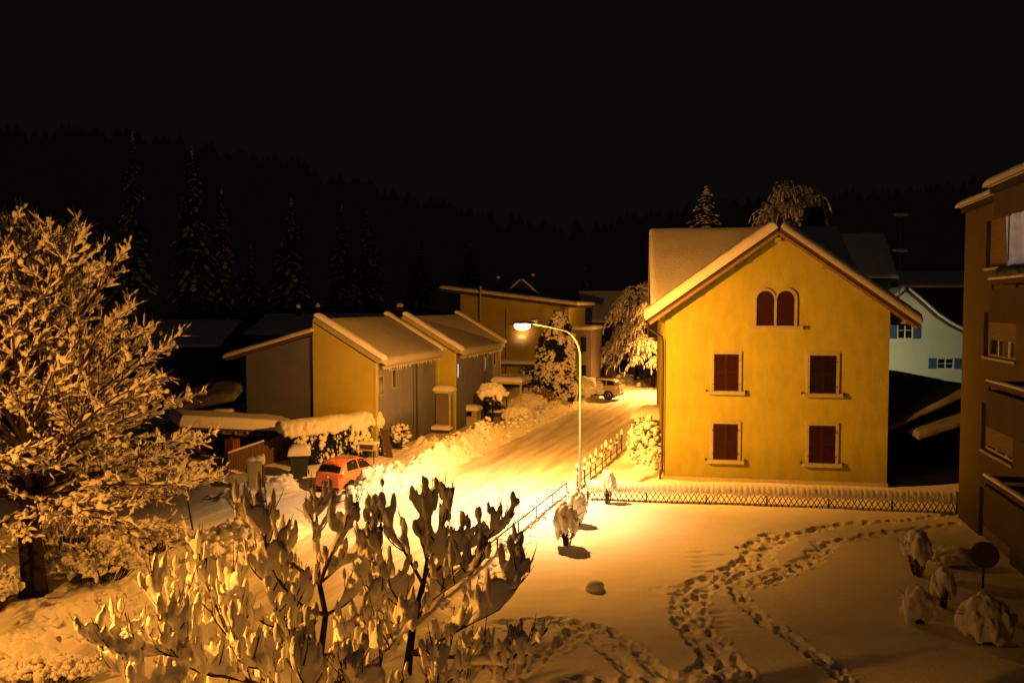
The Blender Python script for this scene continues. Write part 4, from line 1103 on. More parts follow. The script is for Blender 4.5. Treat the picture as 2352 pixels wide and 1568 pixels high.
c0 = D(425, 985, 39); c1 = D(672, 1000, 41.0)
cpz = 2.05
cp_a = D(415, 980, 38.6); cp_b = D(678, 992, 41.6)
cdir = V((cp_b.x - cp_a.x, cp_b.y - cp_a.y, 0)); cL = cdir.length; cang = atan2(cdir.y, cdir.x)
zz0 = cp_a.z; zz1 = cp_b.z
cpt = thing('carport', 'flat roofed carport with a thick even slab of snow on top', 'carport', (cp_a.x, cp_a.y, 0), cang)
m_ = MB(); m_.para((0, 0, zz0 - .12), (cL, 0, zz1 - zz0), (0, 3.0, 0), (0, 0, .14)); rf = build('roof', m_, 'wood_dark', cpt)
m_ = MB(); m_.sheet((-.03, -.05, zz0 + .023), (cL + .06, 0, zz1 - zz0), (0, 3.1, 0), .56, r=.14, step=.3, amp=.04, over=.04); build('roof_snow', m_, 'snow_fine', rf, smooth=True)
m_ = MB()
for k in range(10): x = .2 + k * (cL - .4) / 9; m_.para((x, -.12, zz0 - .22 + (zz1 - zz0) * x / cL), (.09, 0, 0), (0, 3.0, 0), (0, 0, .1))
build('rafters', m_, 'stone_trim', rf)
m_ = MB(); m_.para((1.6, .1, zz0 - .46), (cL - 1.6, 0, zz1 - zz0), (0, .1, 0), (0, 0, .2)); build('beam', m_, 'planks', cpt)
for x, y in ((cL * .42, .12), (cL - .15, .12), (.3, 2.8), (cL - .2, 2.8), (cL * .75, 2.2), (.2, .2)):
    m_ = MB(); m_.box(x, x + .11, y, y + .11, -.3, zz0 - .4 + (zz1 - zz0) * x / cL); build('post', m_, 'wood_dark', cpt)
m_ = MB(); m_.box(-.2, cL, 3.02, 3.1, -.3, zz0 - .15); build('back_wall', m_, 'dark_wall', cpt)
m_ = MB(); m_.box(cL * .42 , cL * .42 + 2.2, 1.2, 1.3, .9, 1.0); build('shelf', m_, 'wood_dark', cpt)
# orange slatted box under the roof
p = D(535, 1030, 40.0); ob = thing('orange_chest', 'orange slatted wooden chest under the carport roof', 'chest', (p.x, p.y, p.z - .05), ca_)
m_ = MB()
for k in range(4): m_.box(-.3 + k * .14, -.3 + k * .14 + .12, -.25, .25, 0, .55)
build('boards', m_, 'orange_box', ob)
m_ = MB(); m_.box(-.34, .30, -.28, .28, -.5, -.002); build('base', m_, 'wood_dark', ob)

# electricity cabinet and stake, bin
p = G(586, 1118); cb = thing('utility_cabinet', 'pale utility cabinet with lumpy snow cap in front of the board fence', 'cabinet', (p.x, p.y, 0), radians(12))
m_ = MB(); m_.box(-.29, .29, -.16, .16, -.2, 1.08); m_.box(-.31, .31, -.18, .18, 1.082, 1.12); build('body', m_, 'cabinet', cb)
m_ = MB(); m_.box(-.24, .24, -.172, -.162, .1, 1.0); m_.box(.15, .19, -.185, -.173, .5, .6); build('door', m_, 'cabinet', cb)
m_ = MB(); m_.blob((-.12, 0, 1.22), (.26, .2, .15), 2, .1); m_.blob((.15, 0, 1.25), (.2, .18, .17), 2, .1); build('snow_cap', m_, 'snow_fine', cb, smooth=True)
p = G(603, 1117); st = thing('wooden_stake', 'short dark stake with an egg shaped snow cap beside the utility cabinet', 'stake', (p.x, p.y + .1, 0))
m_ = MB(); m_.tube([(0, 0, -.2), (0, 0, 1.0)], .065, 8); build('post', m_, 'wood_dark', st)
m_ = MB(); m_.blob((0, 0, 1.2), (.11, .11, .26), 3, .06); build('snow_cap', m_, 'snow_fine', st, smooth=True)
p = G(688, 1092); bn = thing('rubbish_bin', 'dark green wheeled bin with a tall block of snow on its lid', 'bin', (p.x, p.y, 0), radians(14))
m_ = MB(); w0, w1 = .36, .42
m_.add([(-w0, -w0, .02), (w0, -w0, .02), (w0, w0, .02), (-w0, w0, .02), (-w1, -w1, 1.0), (w1, -w1, 1.0), (w1, w1, 1.0), (-w1, w1, 1.0)],
       [(3, 2, 1, 0), (4, 5, 6, 7), (0, 1, 5, 4), (1, 2, 6, 5), (2, 3, 7, 6), (3, 0, 4, 7)]); build('body', m_, 'bin_green', bn)
m_ = MB(); m_.box(-.45, .45, -.45, .45, .93, 1.02); m_.box(-.46, .46, -.5, -.46, .95, 1.0); ld_ = build('lid', m_, 'bin_green', bn)
m_ = MB(); m_.sheet((-.46, -.46, 1.023), (.92, 0, 0), (0, .92, 0), .42, r=.2, step=.15, amp=.05, over=.06); build('snow_cap', m_, 'snow_fine', ld_, smooth=True)
for sx in (-1, 1):
    m_ = MB(); m_.tube([(sx * .39, .36, .1), (sx * .45, .36, .1)], .1, 12); build('wheel', m_, 'rubber', bn)
# letter boxes on legs by the hedge
p = G(846, 1066); mbx = thing('letter_box', 'small letter box on legs with flat snow top by the hedge end', 'letter box', (p.x, p.y, 0), -RT)
m_ = MB(); m_.box(-.42, .42, -.2, .2, .72, 1.05); build('box', m_, 'cabinet', mbx)
m_ = MB(); m_.box(-.34, .34, -.215, -.202, .8, .98); build('flap', m_, 'wood_dark', mbx)
for sx in (-1, 1):
    m_ = MB(); m_.tube([(sx * .3, 0, -.2), (sx * .3, 0, .72)], .025, 6); build('leg', m_, 'metal_dark', mbx)
m_ = MB(); m_.sheet((-.45, -.23, 1.053), (.9, 0, 0), (0, .46, 0), .12, r=.1, step=.15); build('snow_cap', m_, 'snow_fine', mbx, smooth=True)
# house-front letter box shelter of the second house
p = G(1077, 975); sb = thing('bin_shelter', 'concrete letter box block with dark slot and domed snow before the second row house', 'bin shelter', (p.x, p.y, 0), -RT)
m_ = MB(); m_.box(-.7, .7, -.45, .45, -.2, .62); m_.box(-.7, -.6, -.45, .45, .622, .95); m_.box(.35, .7, -.45, .45, .622, .95); m_.box(-.7, .7, -.45, .45, .952, 1.02); build('body', m_, 'stone_trim', sb)
m_ = MB(); m_.box(-.598, .348, -.3, .4, .63, .94); build('slot', m_, 'void', sb)
m_ = MB(); m_.sheet((-.75, -.5, 1.023), (1.5, 0, 0), (0, 1.0, 0), .34, r=.28, step=.15, amp=.04); build('snow_cap', m_, 'snow_fine', sb, smooth=True)
p = G(1014, 993); pb = thing('planter_box', 'low dark planter with rounded snow cap at the foot of the house corner', 'planter', (p.x, p.y, 0), -RT)
m_ = MB(); m_.box(-.55, .55, -.3, .3, -.1, .22); build('box', m_, 'wood_dark', pb)
m_ = MB(); m_.sheet((-.58, -.33, .223), (1.16, 0, 0), (0, .66, 0), .27, r=.25, step=.15, amp=.05); build('snow_cap', m_, 'snow_fine', pb, smooth=True)
# bin house up the street
p = G(1386, 866); bh = thing('refuse_hut', 'small flat roofed hut with snow cap beyond the white car', 'hut', (p.x, p.y, 0), -RT)
m_ = MB(); m_.box(-1.5, -1.3, -1, 1, -.3, 1.4); m_.box(1.1, 1.5, -1, 1, -.3, 1.4); m_.box(-1.3, 1.1, .8, 1, -.3, 1.4); build('wall', m_, 'stone_trim', bh)
m_ = MB(); m_.box(-1.7, 1.7, -1.2, 1.2, 1.402, 1.55); rf = build('roof', m_, 'stone_trim', bh)
m_ = MB(); m_.sheet((-1.75, -1.25, 1.553), (3.5, 0, 0), (0, 2.5, 0), .42, r=.3, step=.3, amp=.05); build('roof_snow', m_, 'snow_fine', rf, smooth=True)
# garden seat / swing frame under the umbrella tree
p = G(1140, 968); gs = thing('garden_swing', 'dark garden swing frame with leaning legs under the snow capped tree', 'garden swing', (p.x, p.y + .5, 0), -RT + .3)
for sx in (-1, 1):
    for sy in (-1, 1):
        m_ = MB(); m_.tube([(sx * .75, sy * .55, -.1), (sx * .68, 0, 1.75)], .035, 6); build('leg', m_, 'metal_dark', gs)
m_ = MB(); m_.tube([(-.75, 0, 1.75), (.75, 0, 1.75)], .04, 6); build('beam', m_, 'metal_dark', gs)
m_ = MB(); m_.box(-.5, .5, -.2, .25, .55, .6); m_.box(-.5, .5, .22, .27, .6, 1.0); build('seat', m_, 'wood_dark', gs)
m_ = MB(); m_.sheet((-.52, -.22, .603), (1.04, 0, 0), (0, .42, 0), .18, r=.12, step=.2); build('snow', m_, 'snow_fine', gs, smooth=True)
# snow poles at the path
p = G(447, 1222); sp_ = thing('snow_pole', 'tall thin black marker pole leaning slightly beside the path', 'marker pole', (p.x, p.y, 0))
m_ = MB(); m_.tube([(0, 0, -.3), (-.22, 0, 1.15)], .035, 8); build('pole', m_, 'metal_dark', sp_)
m_ = MB(); m_.blob((-.23, 0, 1.19), (.06, .06, .06), 2, .1); build('snow_cap', m_, 'snow_fine', sp_, smooth=True)
p = G(418, 1240); bo = thing('bollard', 'short bollard swallowed by a pointed cone of snow beside the path', 'bollard', (p.x, p.y, 0))
m_ = MB(); m_.tube([(0, 0, -.2), (0, 0, .35)], .09, 10); build('post', m_, 'stone_trim', bo)
m_ = MB(); m_.blob((0, 0, .36), (.17, .17, .42), 3, .07, point=.45); build('snow_cap', m_, 'snow_fine', bo, smooth=True)
p = G(1367, 1350); rk = MB(); rk.blob((0, 0, .02), (.27, .25, .22), 3, .05); o = build('snow_lump', rk, 'snow_fine', smooth=True, loc=(p.x, p.y, 0)); tag(o, 'small round snow covered lump alone on the smooth lawn', 'snow lump')
# parked boards at the hedge end
p = G(888, 1050); bp_ = MB(); bp_.para((0, 0, -.1), (.32, .05, 0), (.02, .06, 0), (-.3, .1, 1.55)); o = build('leaning_board', bp_, 'wood_dark', loc=(p.x, p.y, 0)); tag(o, 'dark board leaning at the right end of the snowy hedge', 'board')
# ---- cars ------------------------------------------------------------------------------------------------
def car(name, label, L, W, H_, st, paint, wheel_r, xf, xr, group=None, snow=True, plate=True, rails=False):
    """st: stations along the length, front first: (x, z_bottom, z_belt, half_w, z_roof or None, half_w_roof)"""
    t = thing(name, label, 'car', group=group)
    NX = len(st); prof = []
    for (x, zb, zl, hw, zr, hr) in st:
        roof = zr is not None
        zt = zr if roof else zl + .035; ht = hr if roof else hw * .72
        half = [(0, zb), (hw * .86, zb), (hw * .96, zb + .08), (hw, lerp(zb, zl, .45)), (hw * .985, lerp(zb, zl, .75)), (hw * .955, zl),
                (lerp(hw * .945, ht, .33), lerp(zl + .01, zt, .36)), (lerp(hw * .945, ht, .72), lerp(zl + .01, zt, .74)), (ht * .97, lerp(zl, zt, .95)), (ht * .75, zt), (0, zt + (.025 if roof else .02))]
        prof.append([V((x, y, z)) for y, z in half])
    NP = len(prof[0])
    m_ = MB(); vs = []; fs = []
    for row in prof:
        vs += [V((p.x, p.y, p.z)) for p in row] + [V((p.x, -p.y, p.z)) for p in row[1:-1]][::-1]
    R = 2 * NP - 2
    for i in range(NX - 1):
        for k in range(R): k2 = (k + 1) % R; fs.append((i * R + k, i * R + k2, (i + 1) * R + k2, (i + 1) * R + k))
    fs.append(tuple(range(R))); fs.append(tuple((NX - 1) * R + k for k in reversed(range(R))))
    m_.add(vs, fs); body = build('body', m_, paint, t, smooth=True, angle=48)
    bv = body.modifiers.new('round', 'BEVEL'); bv.width = .02; bv.segments = 2; bv.limit_method = 'ANGLE'; bv.angle_limit = radians(45)
    def S(x, f, side):
        """surface point at length x, profile parameter f (row index, fractional)"""
        for i in range(NX - 1):
            x0, x1 = st[i][0], st[i + 1][0]
            if min(x0, x1) <= x <= max(x0, x1): break
        u = (x - x0) / (x1 - x0); k = min(int(f), NP - 2); w_ = f - k
        p = lerp(lerp(prof[i][k], prof[i][k + 1], w_), lerp(prof[i + 1][k], prof[i + 1][k + 1], w_), u)
        return V((p.x, p.y * side, p.z))
    def panel(nm, xs, fs_, m, side, off=.006, parent=t, nx=6, nf=4):
        """patch of the skin between lengths xs (as a function of f) and parameters fs_"""
        mm = MB(); g = []
        for b in range(nf + 1):
            f = lerp(fs_[0], fs_[1], b / nf); xa = lerp(xs[0][0], xs[1][0], b / nf); xb = lerp(xs[0][1], xs[1][1], b / nf)
            for a in range(nx + 1):
                x = lerp(xa, xb, a / nx); p = S(x, f, side); g.append(p + V((0, side, .35)).normalized() * off)
        mm.add(g, [(b * (nx + 1) + a, b * (nx + 1) + a + 1, (b + 1) * (nx + 1) + a + 1, (b + 1) * (nx + 1) + a) for b in range(nf) for a in range(nx)])
        return build(nm, mm, m, parent, smooth=True)
    def end_glass(nm, ia, ib, fa, fb, m, off):
        """glass across the car between stations ia and ib (windscreen or rear window)"""
        mm = MB(); g = []; n1 = 5; n2 = 8
        for a in range(n1 + 1):
            u = .06 + .86 * a / n1
            for b in range(n2 + 1):
                c = -1 + 2 * b / n2; f = lerp(fb, fa, 1 - abs(c)) 
                k = min(int(f), NP - 2); w_ = f - k
                p = lerp(lerp(prof[ia][k], prof[ia][k + 1], w_), lerp(prof[ib][k], prof[ib][k + 1], w_), u)
                g.append(V((p.x, p.y * (1 if c > 0 else -1), p.z)) + V(off))
        mm.add(g, [(a * (n2 + 1) + b, a * (n2 + 1) + b + 1, (a + 1) * (n2 + 1) + b + 1, (a + 1) * (n2 + 1) + b) for a in range(n1) for b in range(n2)])
        return build(nm, mm, m, t, smooth=True)
    # wheels with arches
    for x in (xf, xr):
        for side in (-1, 1):
            y = side * (W / 2 - .10)
            mm = MB(); mm.lathe((x, side * (W / 2 - .025), wheel_r + .015), [(wheel_r + .055, -.2), (wheel_r + .055, .03), (wheel_r * .5, .032)], 28, (0, side, 0)); build('wheel_arch', mm, 'rubber', t)
            mm = MB(); R_ = wheel_r; mm.lathe((x, y - side * .07, R_), [(R_ * .6, 0), (R_ * .93, .0), (R_, .03), (R_, .15), (R_ * .95, .185), (R_ * .66, .19)], 28, (0, side, 0)); ty = build('wheel', mm, 'rubber', t, smooth=True, angle=40)
            mm = MB(); mm.lathe((x, y - side * .07, R_), [(R_ * .64, .12), (R_ * .66, .192), (R_ * .6, .197), (R_ * .58, .14), (.02, .14)], 24, (0, side, 0))
            for k in range(5):
                a = 2 * pi * k / 5 + .3; d = V((cos(a), 0, sin(a))); e = V((-sin(a), 0, cos(a))) * .035
                c = V((x, y + side * .095, R_)); mm.para(c - e * 1.3, d * R_ * .62, e * 2.6, (0, side * .02, 0))
            mm.lathe((x, y + side * .07, R_), [(.06, 0), (.055, .05), (.01, .055)], 12, (0, side, 0)); build('rim', mm, 'rim', ty)
    return t, S, panel, end_glass, body

# small red hatchback
stR = [(1.77, .30, .50, .42, None, 0), (1.70, .22, .66, .62, None, 0), (1.45, .18, .80, .74, None, 0), (1.05, .18, .90, .80, None, 0),
       (.78, .18, .93, .81, None, 0), (.70, .18, .94, .81, .99, .70), (.10, .18, .97, .815, 1.42, .60), (-.15, .18, .975, .815, 1.47, .585), (-.75, .18, .99, .81, 1.47, .575), (-1.25, .18, 1.00, .79, 1.40, .56),
       (-1.45, .20, 1.00, .76, 1.28, .58), (-1.66, .24, .98, .70, 1.00, .60), (-1.74, .28, .88, .66, None, 0), (-1.77, .34, .60, .60, None, 0)]
rc, S, panel, end_glass, body = car('red_hatchback', 'small red hatchback parked by the hedge, snow heaped against its side', 3.55, 1.63, 1.48, stR, 'car_red', .30, 1.12, -1.12)
for side in (-1, 1):
    panel('side_window', ((.50, -.42), (.14, -.42)), (5.25, 8.1), 'glass_dark', side)
    panel('side_window', ((-.48, -1.28), (-.48, -1.12)), (5.3, 8.0), 'glass_dark', side)
    panel('door_seam', ((.56, .545), (.50, .485)), (2.6, 5.1), 'rubber', side, .004, nx=1); panel('door_seam', ((-.46, -.475), (-.46, -.475)), (2.6, 5.1), 'rubber', side, .004, nx=1)
    panel('door_handle', ((-.28, -.42), (-.28, -.42)), (4.62, 4.82), 'chrome', side, .018, nx=2, nf=1)
    panel('tail_light', ((-1.60, -1.70), (-1.60, -1.69)), (4.2, 5.0), 'tail_red', side, .008, nx=3)
    m_ = MB(); m_.blob((1.60, side * .55, .66), (.13, .10, .11), 2, 0); build('headlight', m_, 'head_glass', rc, smooth=True)
    m_ = MB(); m_.blob((.42, side * .90, 1.02), (.08, .10, .07), 2, 0); build('wing_mirror', m_, 'car_red', rc, smooth=True)
end_glass('windscreen', 5, 6, 10, 8, 'glass_dark', (.012, 0, .012)); end_glass('rear_window', 10, 11, 10, 8, 'glass_dark', (-.012, 0, .010))
m_ = MB(); m_.box(-.75, -.05, -.42, .42, 1.492, 1.500); build('sunroof', m_, 'glass_dark', rc)
m_ = MB(); m_.box(-1.80, -1.775, -.27, .27, .50, .62); build('number_plate', m_, 'plate', rc)
m_ = MB(); m_.box(-1.775, -1.70, -.62, .62, .30, .38); build('bumper_insert', m_, 'rubber', rc)
m_ = MB(); m_.lathe((-1.755, 0, .82), [(.045, 0), (.04, .012), (.005, .014)], 14, (-1, 0, .1)); build('badge', m_, 'chrome', rc)
m_ = MB(); m_.tube([(-1.3, 0, 1.44), (-1.42, 0, 1.50), (-1.5, 0, 1.47)], [.05, .03, .015], 6); m_.box(-1.48, -1.40, -.42, .42, 1.355, 1.375); build('spoiler', m_, 'car_red', rc)
pc_ = G(803, 1106); hc_ = radians(65)
rc.location = (pc_.x, pc_.y + .45, -.36); rc.rotation_euler = (0, 0, hc_)

# white sport utility car, tail towards the road
stW = [(2.28, .38, .62, .55, None, 0), (2.20, .28, .84, .80, None, 0), (1.9, .26, .98, .89, None, 0), (1.3, .26, 1.05, .92, None, 0),
       (1.02, .26, 1.08, .92, None, 0), (.95, .26, 1.09, .92, 1.13, .80), (.25, .26, 1.11, .92, 1.60, .70), (-.2, .26, 1.12, .92, 1.68, .69), (-1.3, .26, 1.15, .92, 1.66, .67), (-1.85, .26, 1.17, .91, 1.60, .65),
       (-2.0, .28, 1.16, .90, 1.50, .66), (-2.22, .32, 1.12, .86, 1.16, .70), (-2.28, .36, 1.0, .83, None, 0), (-2.32, .44, .7, .78, None, 0)]
wc, S, panel, end_glass, body = car('white_estate_car', 'white off-road estate car parked with its tail towards the snowy road', 4.6, 1.85, 1.7, stW, 'car_white', .355, 1.42, -1.35)
for side in (-1, 1):
    panel('side_window', ((.72, -.18), (.28, -.18)), (5.25, 8.0), 'glass_dark', side); panel('side_window', ((-.24, -1.12), (-.24, -1.12)), (5.25, 8.0), 'glass_dark', side)
    panel('side_window', ((-1.2, -1.88), (-1.2, -1.66)), (5.35, 7.9), 'glass_dark', side)
    panel('tail_light', ((-1.86, -2.24), (-2.0, -2.22)), (4.35, 5.0), 'tail_red', side, .01, nx=4)
    panel('sill_trim', ((1.9, -2.1), (1.9, -2.1)), (1.6, 2.4), 'rubber', side, .006, nx=12)
    m_ = MB(); m_.blob((2.08, side * .70, .84), (.14, .14, .09), 2, 0); build('headlight', m_, 'head_glass', wc, smooth=True)
    m_ = MB(); m_.blob((.62, side * 1.02, 1.16), (.1, .12, .09), 2, 0); build('wing_mirror', m_, 'car_white', wc, smooth=True)
    m_ = MB(); m_.tube([(.1, side * .64, 1.68), (-.1, side * .64, 1.74), (-1.6, side * .61, 1.73), (-1.75, side * .61, 1.66)], .022, 6); build('roof_rail', m_, 'metal_dark', wc)
end_glass('windscreen', 5, 6, 10, 8, 'glass_dark', (.012, 0, .012)); end_glass('rear_window', 10, 11, 10, 8, 'glass_dark', (-.012, 0, .010))
m_ = MB(); m_.box(-2.35, -2.325, -.27, .27, .72, .83); build('number_plate', m_, 'plate', wc)
m_ = MB(); m_.box(-2.34, -2.2, -.8, .8, .40, .50); build('bumper_insert', m_, 'rubber', wc)
hw_ = atan2(QD.y, QD.x); pw_ = G(1388, 917); ctr = V((pw_.x, pw_.y, 0)) + QD * 1.0 + SD * .8
wc.location = (ctr.x, ctr.y, 0); wc.rotation_euler = (0, 0, hw_)
# ---- plants ----------------------------------------------------------------------------------------------
def leafcloud(mb, c, rad, n, size, keep=None, shell=.0):
    c = V(c)
    for _ in range(n):
        d = rvec(); k = rnd(shell, 1) ** (1 / 3) if shell == 0 else rnd(shell, 1.05)
        p = c + V((d.x * rad[0], d.y * rad[1], d.z * rad[2])) * k
        if keep and not keep(p): continue
        a = rvec() * size * rnd(.5, 1.3); b = a.cross(rvec()); 
        if b.length < 1e-4: continue
        b = b.normalized() * a.length * .5
        mb.add([p - a, p + b, p + a, p - b], [(0, 1, 2, 3)])

def snow_shrub(label, p, rx, ry, h, stem_h=.3, n=34, lean=(0, 0), group=None, name='snowy_shrub', vox=.045, twigs=16, drip=.5, category='shrub'):
    """low shrub bent under a heavy cap of snow: smooth dome with hanging lobes, bare stems below"""
    t = thing(name, label, category, (p[0], p[1], 0), 0, group)
    m_ = MB(); lx, ly = lean; sd0 = rnd(0, 90)
    for k in range(n):
        a = rnd(0, 2 * pi); e = rnd(0, 1) ** .7; el = (pi / 2) * (1 - e)
        am_ = .72 * (1 + .45 * noise.noise(V((cos(a) * 1.4 + sd0, sin(a) * 1.4, sd0)))); cx = rx * am_ * cos(a) * cos(el); cy = ry * am_ * sin(a) * cos(el)
        z = stem_h + (h - stem_h) * (.28 + .52 * sin(el))
        zr = (h - stem_h) * rnd(.16, .34) * (1 + .5 * drip * (1 - sin(el)))
        m_.blob((cx + lx * z, cy + ly * z, z - zr * .3 * drip * (1 - sin(el))), (rx * rnd(.24, .36), ry * rnd(.24, .36), zr), 2, .12)
    m_.blob((lx * h * .7, ly * h * .7, lerp(stem_h, h, .6)), (rx * .62, ry * .62, (h - stem_h) * .40), 2, .1)
    for k in range(int(n * .8)):           # lobes and tails hanging from the rim
        a = rnd(0, 2 * pi); rr = rnd(.72, 1.0); zt = stem_h + (h - stem_h) * rnd(.15, .6); l_ = (h - stem_h) * rnd(.04, .17) * drip + .03; w_ = min(rx, ry) * rnd(.08, .26)
        m_.blob((rx * rr * cos(a) + lx * zt, ry * rr * sin(a) + ly * zt, zt), (w_, w_, l_), 1, .2)
        if random.random() < .6: m_.blob((rx * rr * cos(a) + lx * zt, ry * rr * sin(a) + ly * zt, zt - l_ * .9), (w_ * .5, w_ * .5, l_ * .6), 1, .2)
    s = build('snow', m_, 'snow_fine', t); voxel(s, vox * .7, 2)
    m_ = MB()
    for k in range(twigs):
        a = rnd(0, 2 * pi); r = rnd(.1, .75); q = V((rx * r * cos(a) + lx * h * .5, ry * r * sin(a) + ly * h * .5, stem_h + (h - stem_h) * rnd(.1, .5)))
        b = V((q.x * .35, q.y * .35, -.1)); m_.tube([b, lerp(b, q, .5) + V((rnd(-.04, .04), rnd(-.04, .04), 0)), q], [.016, .013, .008], 5)
    for k in range(twigs):                # tips poking out through the snow
        a = rnd(0, 2 * pi); r = rnd(.3, 1.0); z = stem_h + (h - stem_h) * (rnd(.15, .6) + .35 * (1 - r)); q = V((rx * r * cos(a) + lx * z, ry * r * sin(a) + ly * z, z))
        e = V((cos(a) * r, sin(a) * r, rnd(.1, 1.2))).normalized() * rnd(.12, .32); m_.tube([q - e * .4, q + e * .5, q + e + V((0, 0, -.03))], [.009, .007, .004], 4)
    build('stems', m_, 'twig', t)
    m_ = MB(); leafcloud(m_, (lx * h * .4, ly * h * .4, stem_h * .85), (rx * .55, ry * .55, stem_h * .8), twigs * 5, .045)
    if m_.v: build('foliage', m_, 'leaf', t)
    return t

def leafy_snow(label, p, rad, zc, nleaf, nsnow, ls=.09, ss=(.07, .16), lm='leaf', name='snowy_bush', group=None, category='bush', trunk=True, keep=None):
    """dense bush: dark leaves with separate pads of snow caught on them"""
    t = thing(name, label, category, (p[0], p[1], 0), 0, group)
    m_ = MB(); leafcloud(m_, (0, 0, zc), rad, nleaf, ls, keep); build('foliage', m_, lm, t)
    m_ = MB()
    for _ in range(nsnow):
        d = rvec(); k = rnd(.55, 1.0); q = V((d.x * rad[0], d.y * rad[1], zc + d.z * rad[2])) + V((d.x * rad[0], d.y * rad[1], d.z * rad[2])) * (k - 1)
        if keep and not keep(q): continue
        w_ = rnd(*ss); out = V((d.x, d.y, 0)); R_ = Matrix.Rotation(rnd(-.5, .5), 3, 'X') @ Matrix.Rotation(rnd(0, 6), 3, 'Z')
        m_.blob(q, (w_ * rnd(.8, 1.5), w_ * rnd(.6, 1), w_ * rnd(.45, .9)), 1, .25, R_, point=rnd(0, .5))
    build('snow', m_, 'snow_fine', t, smooth=True)
    if trunk:
        m_ = MB()
        for k in range(7):
            a = rnd(0, 6.28); m_.tube([(rnd(-.08, .08), rnd(-.08, .08), -.15), (cos(a) * rad[0] * .3, sin(a) * rad[1] * .3, zc * .6), (cos(a) * rad[0] * .6, sin(a) * rad[1] * .6, zc + rad[2] * .4)], [.035, .025, .01], 5)
        build('stems', m_, 'twig', t)
    return t

# shrubs on the lawn
def at(u, v): return G(u, v)
p = at(1302, 1252); snow_shrub('nearer of two bent shrubs by the railing, lumpy snow hood over dark stems', p, .42, .40, 1.42, .38, 46, twigs=22, drip=1.0, vox=.035, group='snow laden shrubs on the lawn')
p = at(1327, 1206); snow_shrub('slender snow hooded shrub close to the foot of the street lamp', p, .36, .34, 1.30, .30, 38, twigs=14, drip=1.0, vox=.035, group='snow laden shrubs on the lawn')
p = at(1396, 1160); snow_shrub('thin snow capped shrub standing against the left end of the lattice fence', p, .30, .28, 1.42, .52, 30, twigs=18, drip=.9, vox=.035, group='snow laden shrubs on the lawn')
p = at(2112, 1322); snow_shrub('mushroom shaped snow capped shrub, farthest of those by the block', p, .42, .40, 1.36, .5, 40, lean=(-.12, 0), twigs=22, drip=.9, vox=.035, group='snow laden shrubs beside the block')
p = at(2108, 1432); snow_shrub('twin humped low snow shrub, leftmost by the apartment block', p, .40, .36, .95, .2, 34, twigs=14, drip=.9, vox=.035, group='snow laden shrubs beside the block')
p = at(2166, 1395); snow_shrub('narrow snow shrub squeezed between the two broad ones by the block', p, .30, .30, 1.05, .3, 30, twigs=14, drip=.8, vox=.035, group='snow laden shrubs beside the block')
p = at(2262, 1478); snow_shrub('broadest snow shrub, nearest to the block wall and camera', p, .62, .48, 1.15, .22, 60, twigs=24, drip=.9, vox=.04, group='snow laden shrubs beside the block')
p = at(2195, 1295); snow_shrub('low snow heap over a shrub at the corner of the block', p, .8, .5, .55, .05, 26, twigs=5, drip=.3, group='snow laden shrubs beside the block')

# hedge with its thick roll of snow
h0, h1 = G(676, 1072), G(876, 1046); hd = h1 - h0; hl = hd.length; ha = atan2(hd.y, hd.x)
hg = thing('hedge', 'leafy dark hedge with a thick overhanging roll of snow behind the red car', 'hedge', h0, ha)
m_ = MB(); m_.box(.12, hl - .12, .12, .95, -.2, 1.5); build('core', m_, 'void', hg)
m_ = MB()
for _ in range(5200):
    f = random.random()
    if f < .8: q = V((rnd(0, hl), rnd(-.06, .14), rnd(0, 1.75)))
    else: q = V((rnd(hl - .15, hl + .05), rnd(0, 1), rnd(0, 1.75)))
    a = rvec() * rnd(.04, .09); b = a.cross(rvec())
    if b.length < 1e-4: continue
    b = b.normalized() * a.length * .55; m_.add([q - a, q + b, q + a, q - b], [(0, 1, 2, 3)])
build('foliage', m_, 'leaf', hg)
m_ = MB()
for _ in range(420):
    x = rnd(0, hl); z = rnd(.1, 1.6); n_ = noise.noise(V((x * .9, z * .9, 4)))
    if n_ < -.05: continue
    w_ = rnd(.025, .065) * (1 + n_); m_.blob((x, rnd(-.08, .06), z), (w_ * rnd(.5, 1.4), w_, w_ * rnd(.6, 2.4)), 1, .42)
for k in range(9):
    x = rnd(.2, hl); z0 = rnd(.3, 1.1)
    for j in range(5): m_.blob((x + rnd(-.12, .12), -.10, z0 + j * .13), (rnd(.08, .17), .10, .14), 1, .25)
o = build('snow_patches', m_, 'snow_fine', hg, smooth=True)
m_ = MB(); x = -.45
while x < hl:
    u_ = x / hl; top = 1.74 + .12 * u_ + .10 * noise.noise(V((x * .8, 0, 2)))
    hh = .36 + .10 * noise.noise(V((x * .6, 2, 2)))
    m_.blob((x, .5, top + .20), (.24, .62, hh), 2, .08)
    if random.random() < .85: m_.blob((x + rnd(-.05, .05), -.08, top - rnd(-.05, .16)), (rnd(.10, .17), rnd(.12, .2), rnd(.16, .34)), 2, .14)
    x += .15
for k in range(8): m_.blob((hl + rnd(-.1, .1), rnd(0, .9), 1.8 + rnd(-.1, .2)), (.2, .2, .3), 2, .1)
o = build('snow_roll', m_, 'snow_fine', hg); voxel(o, .05, 3)
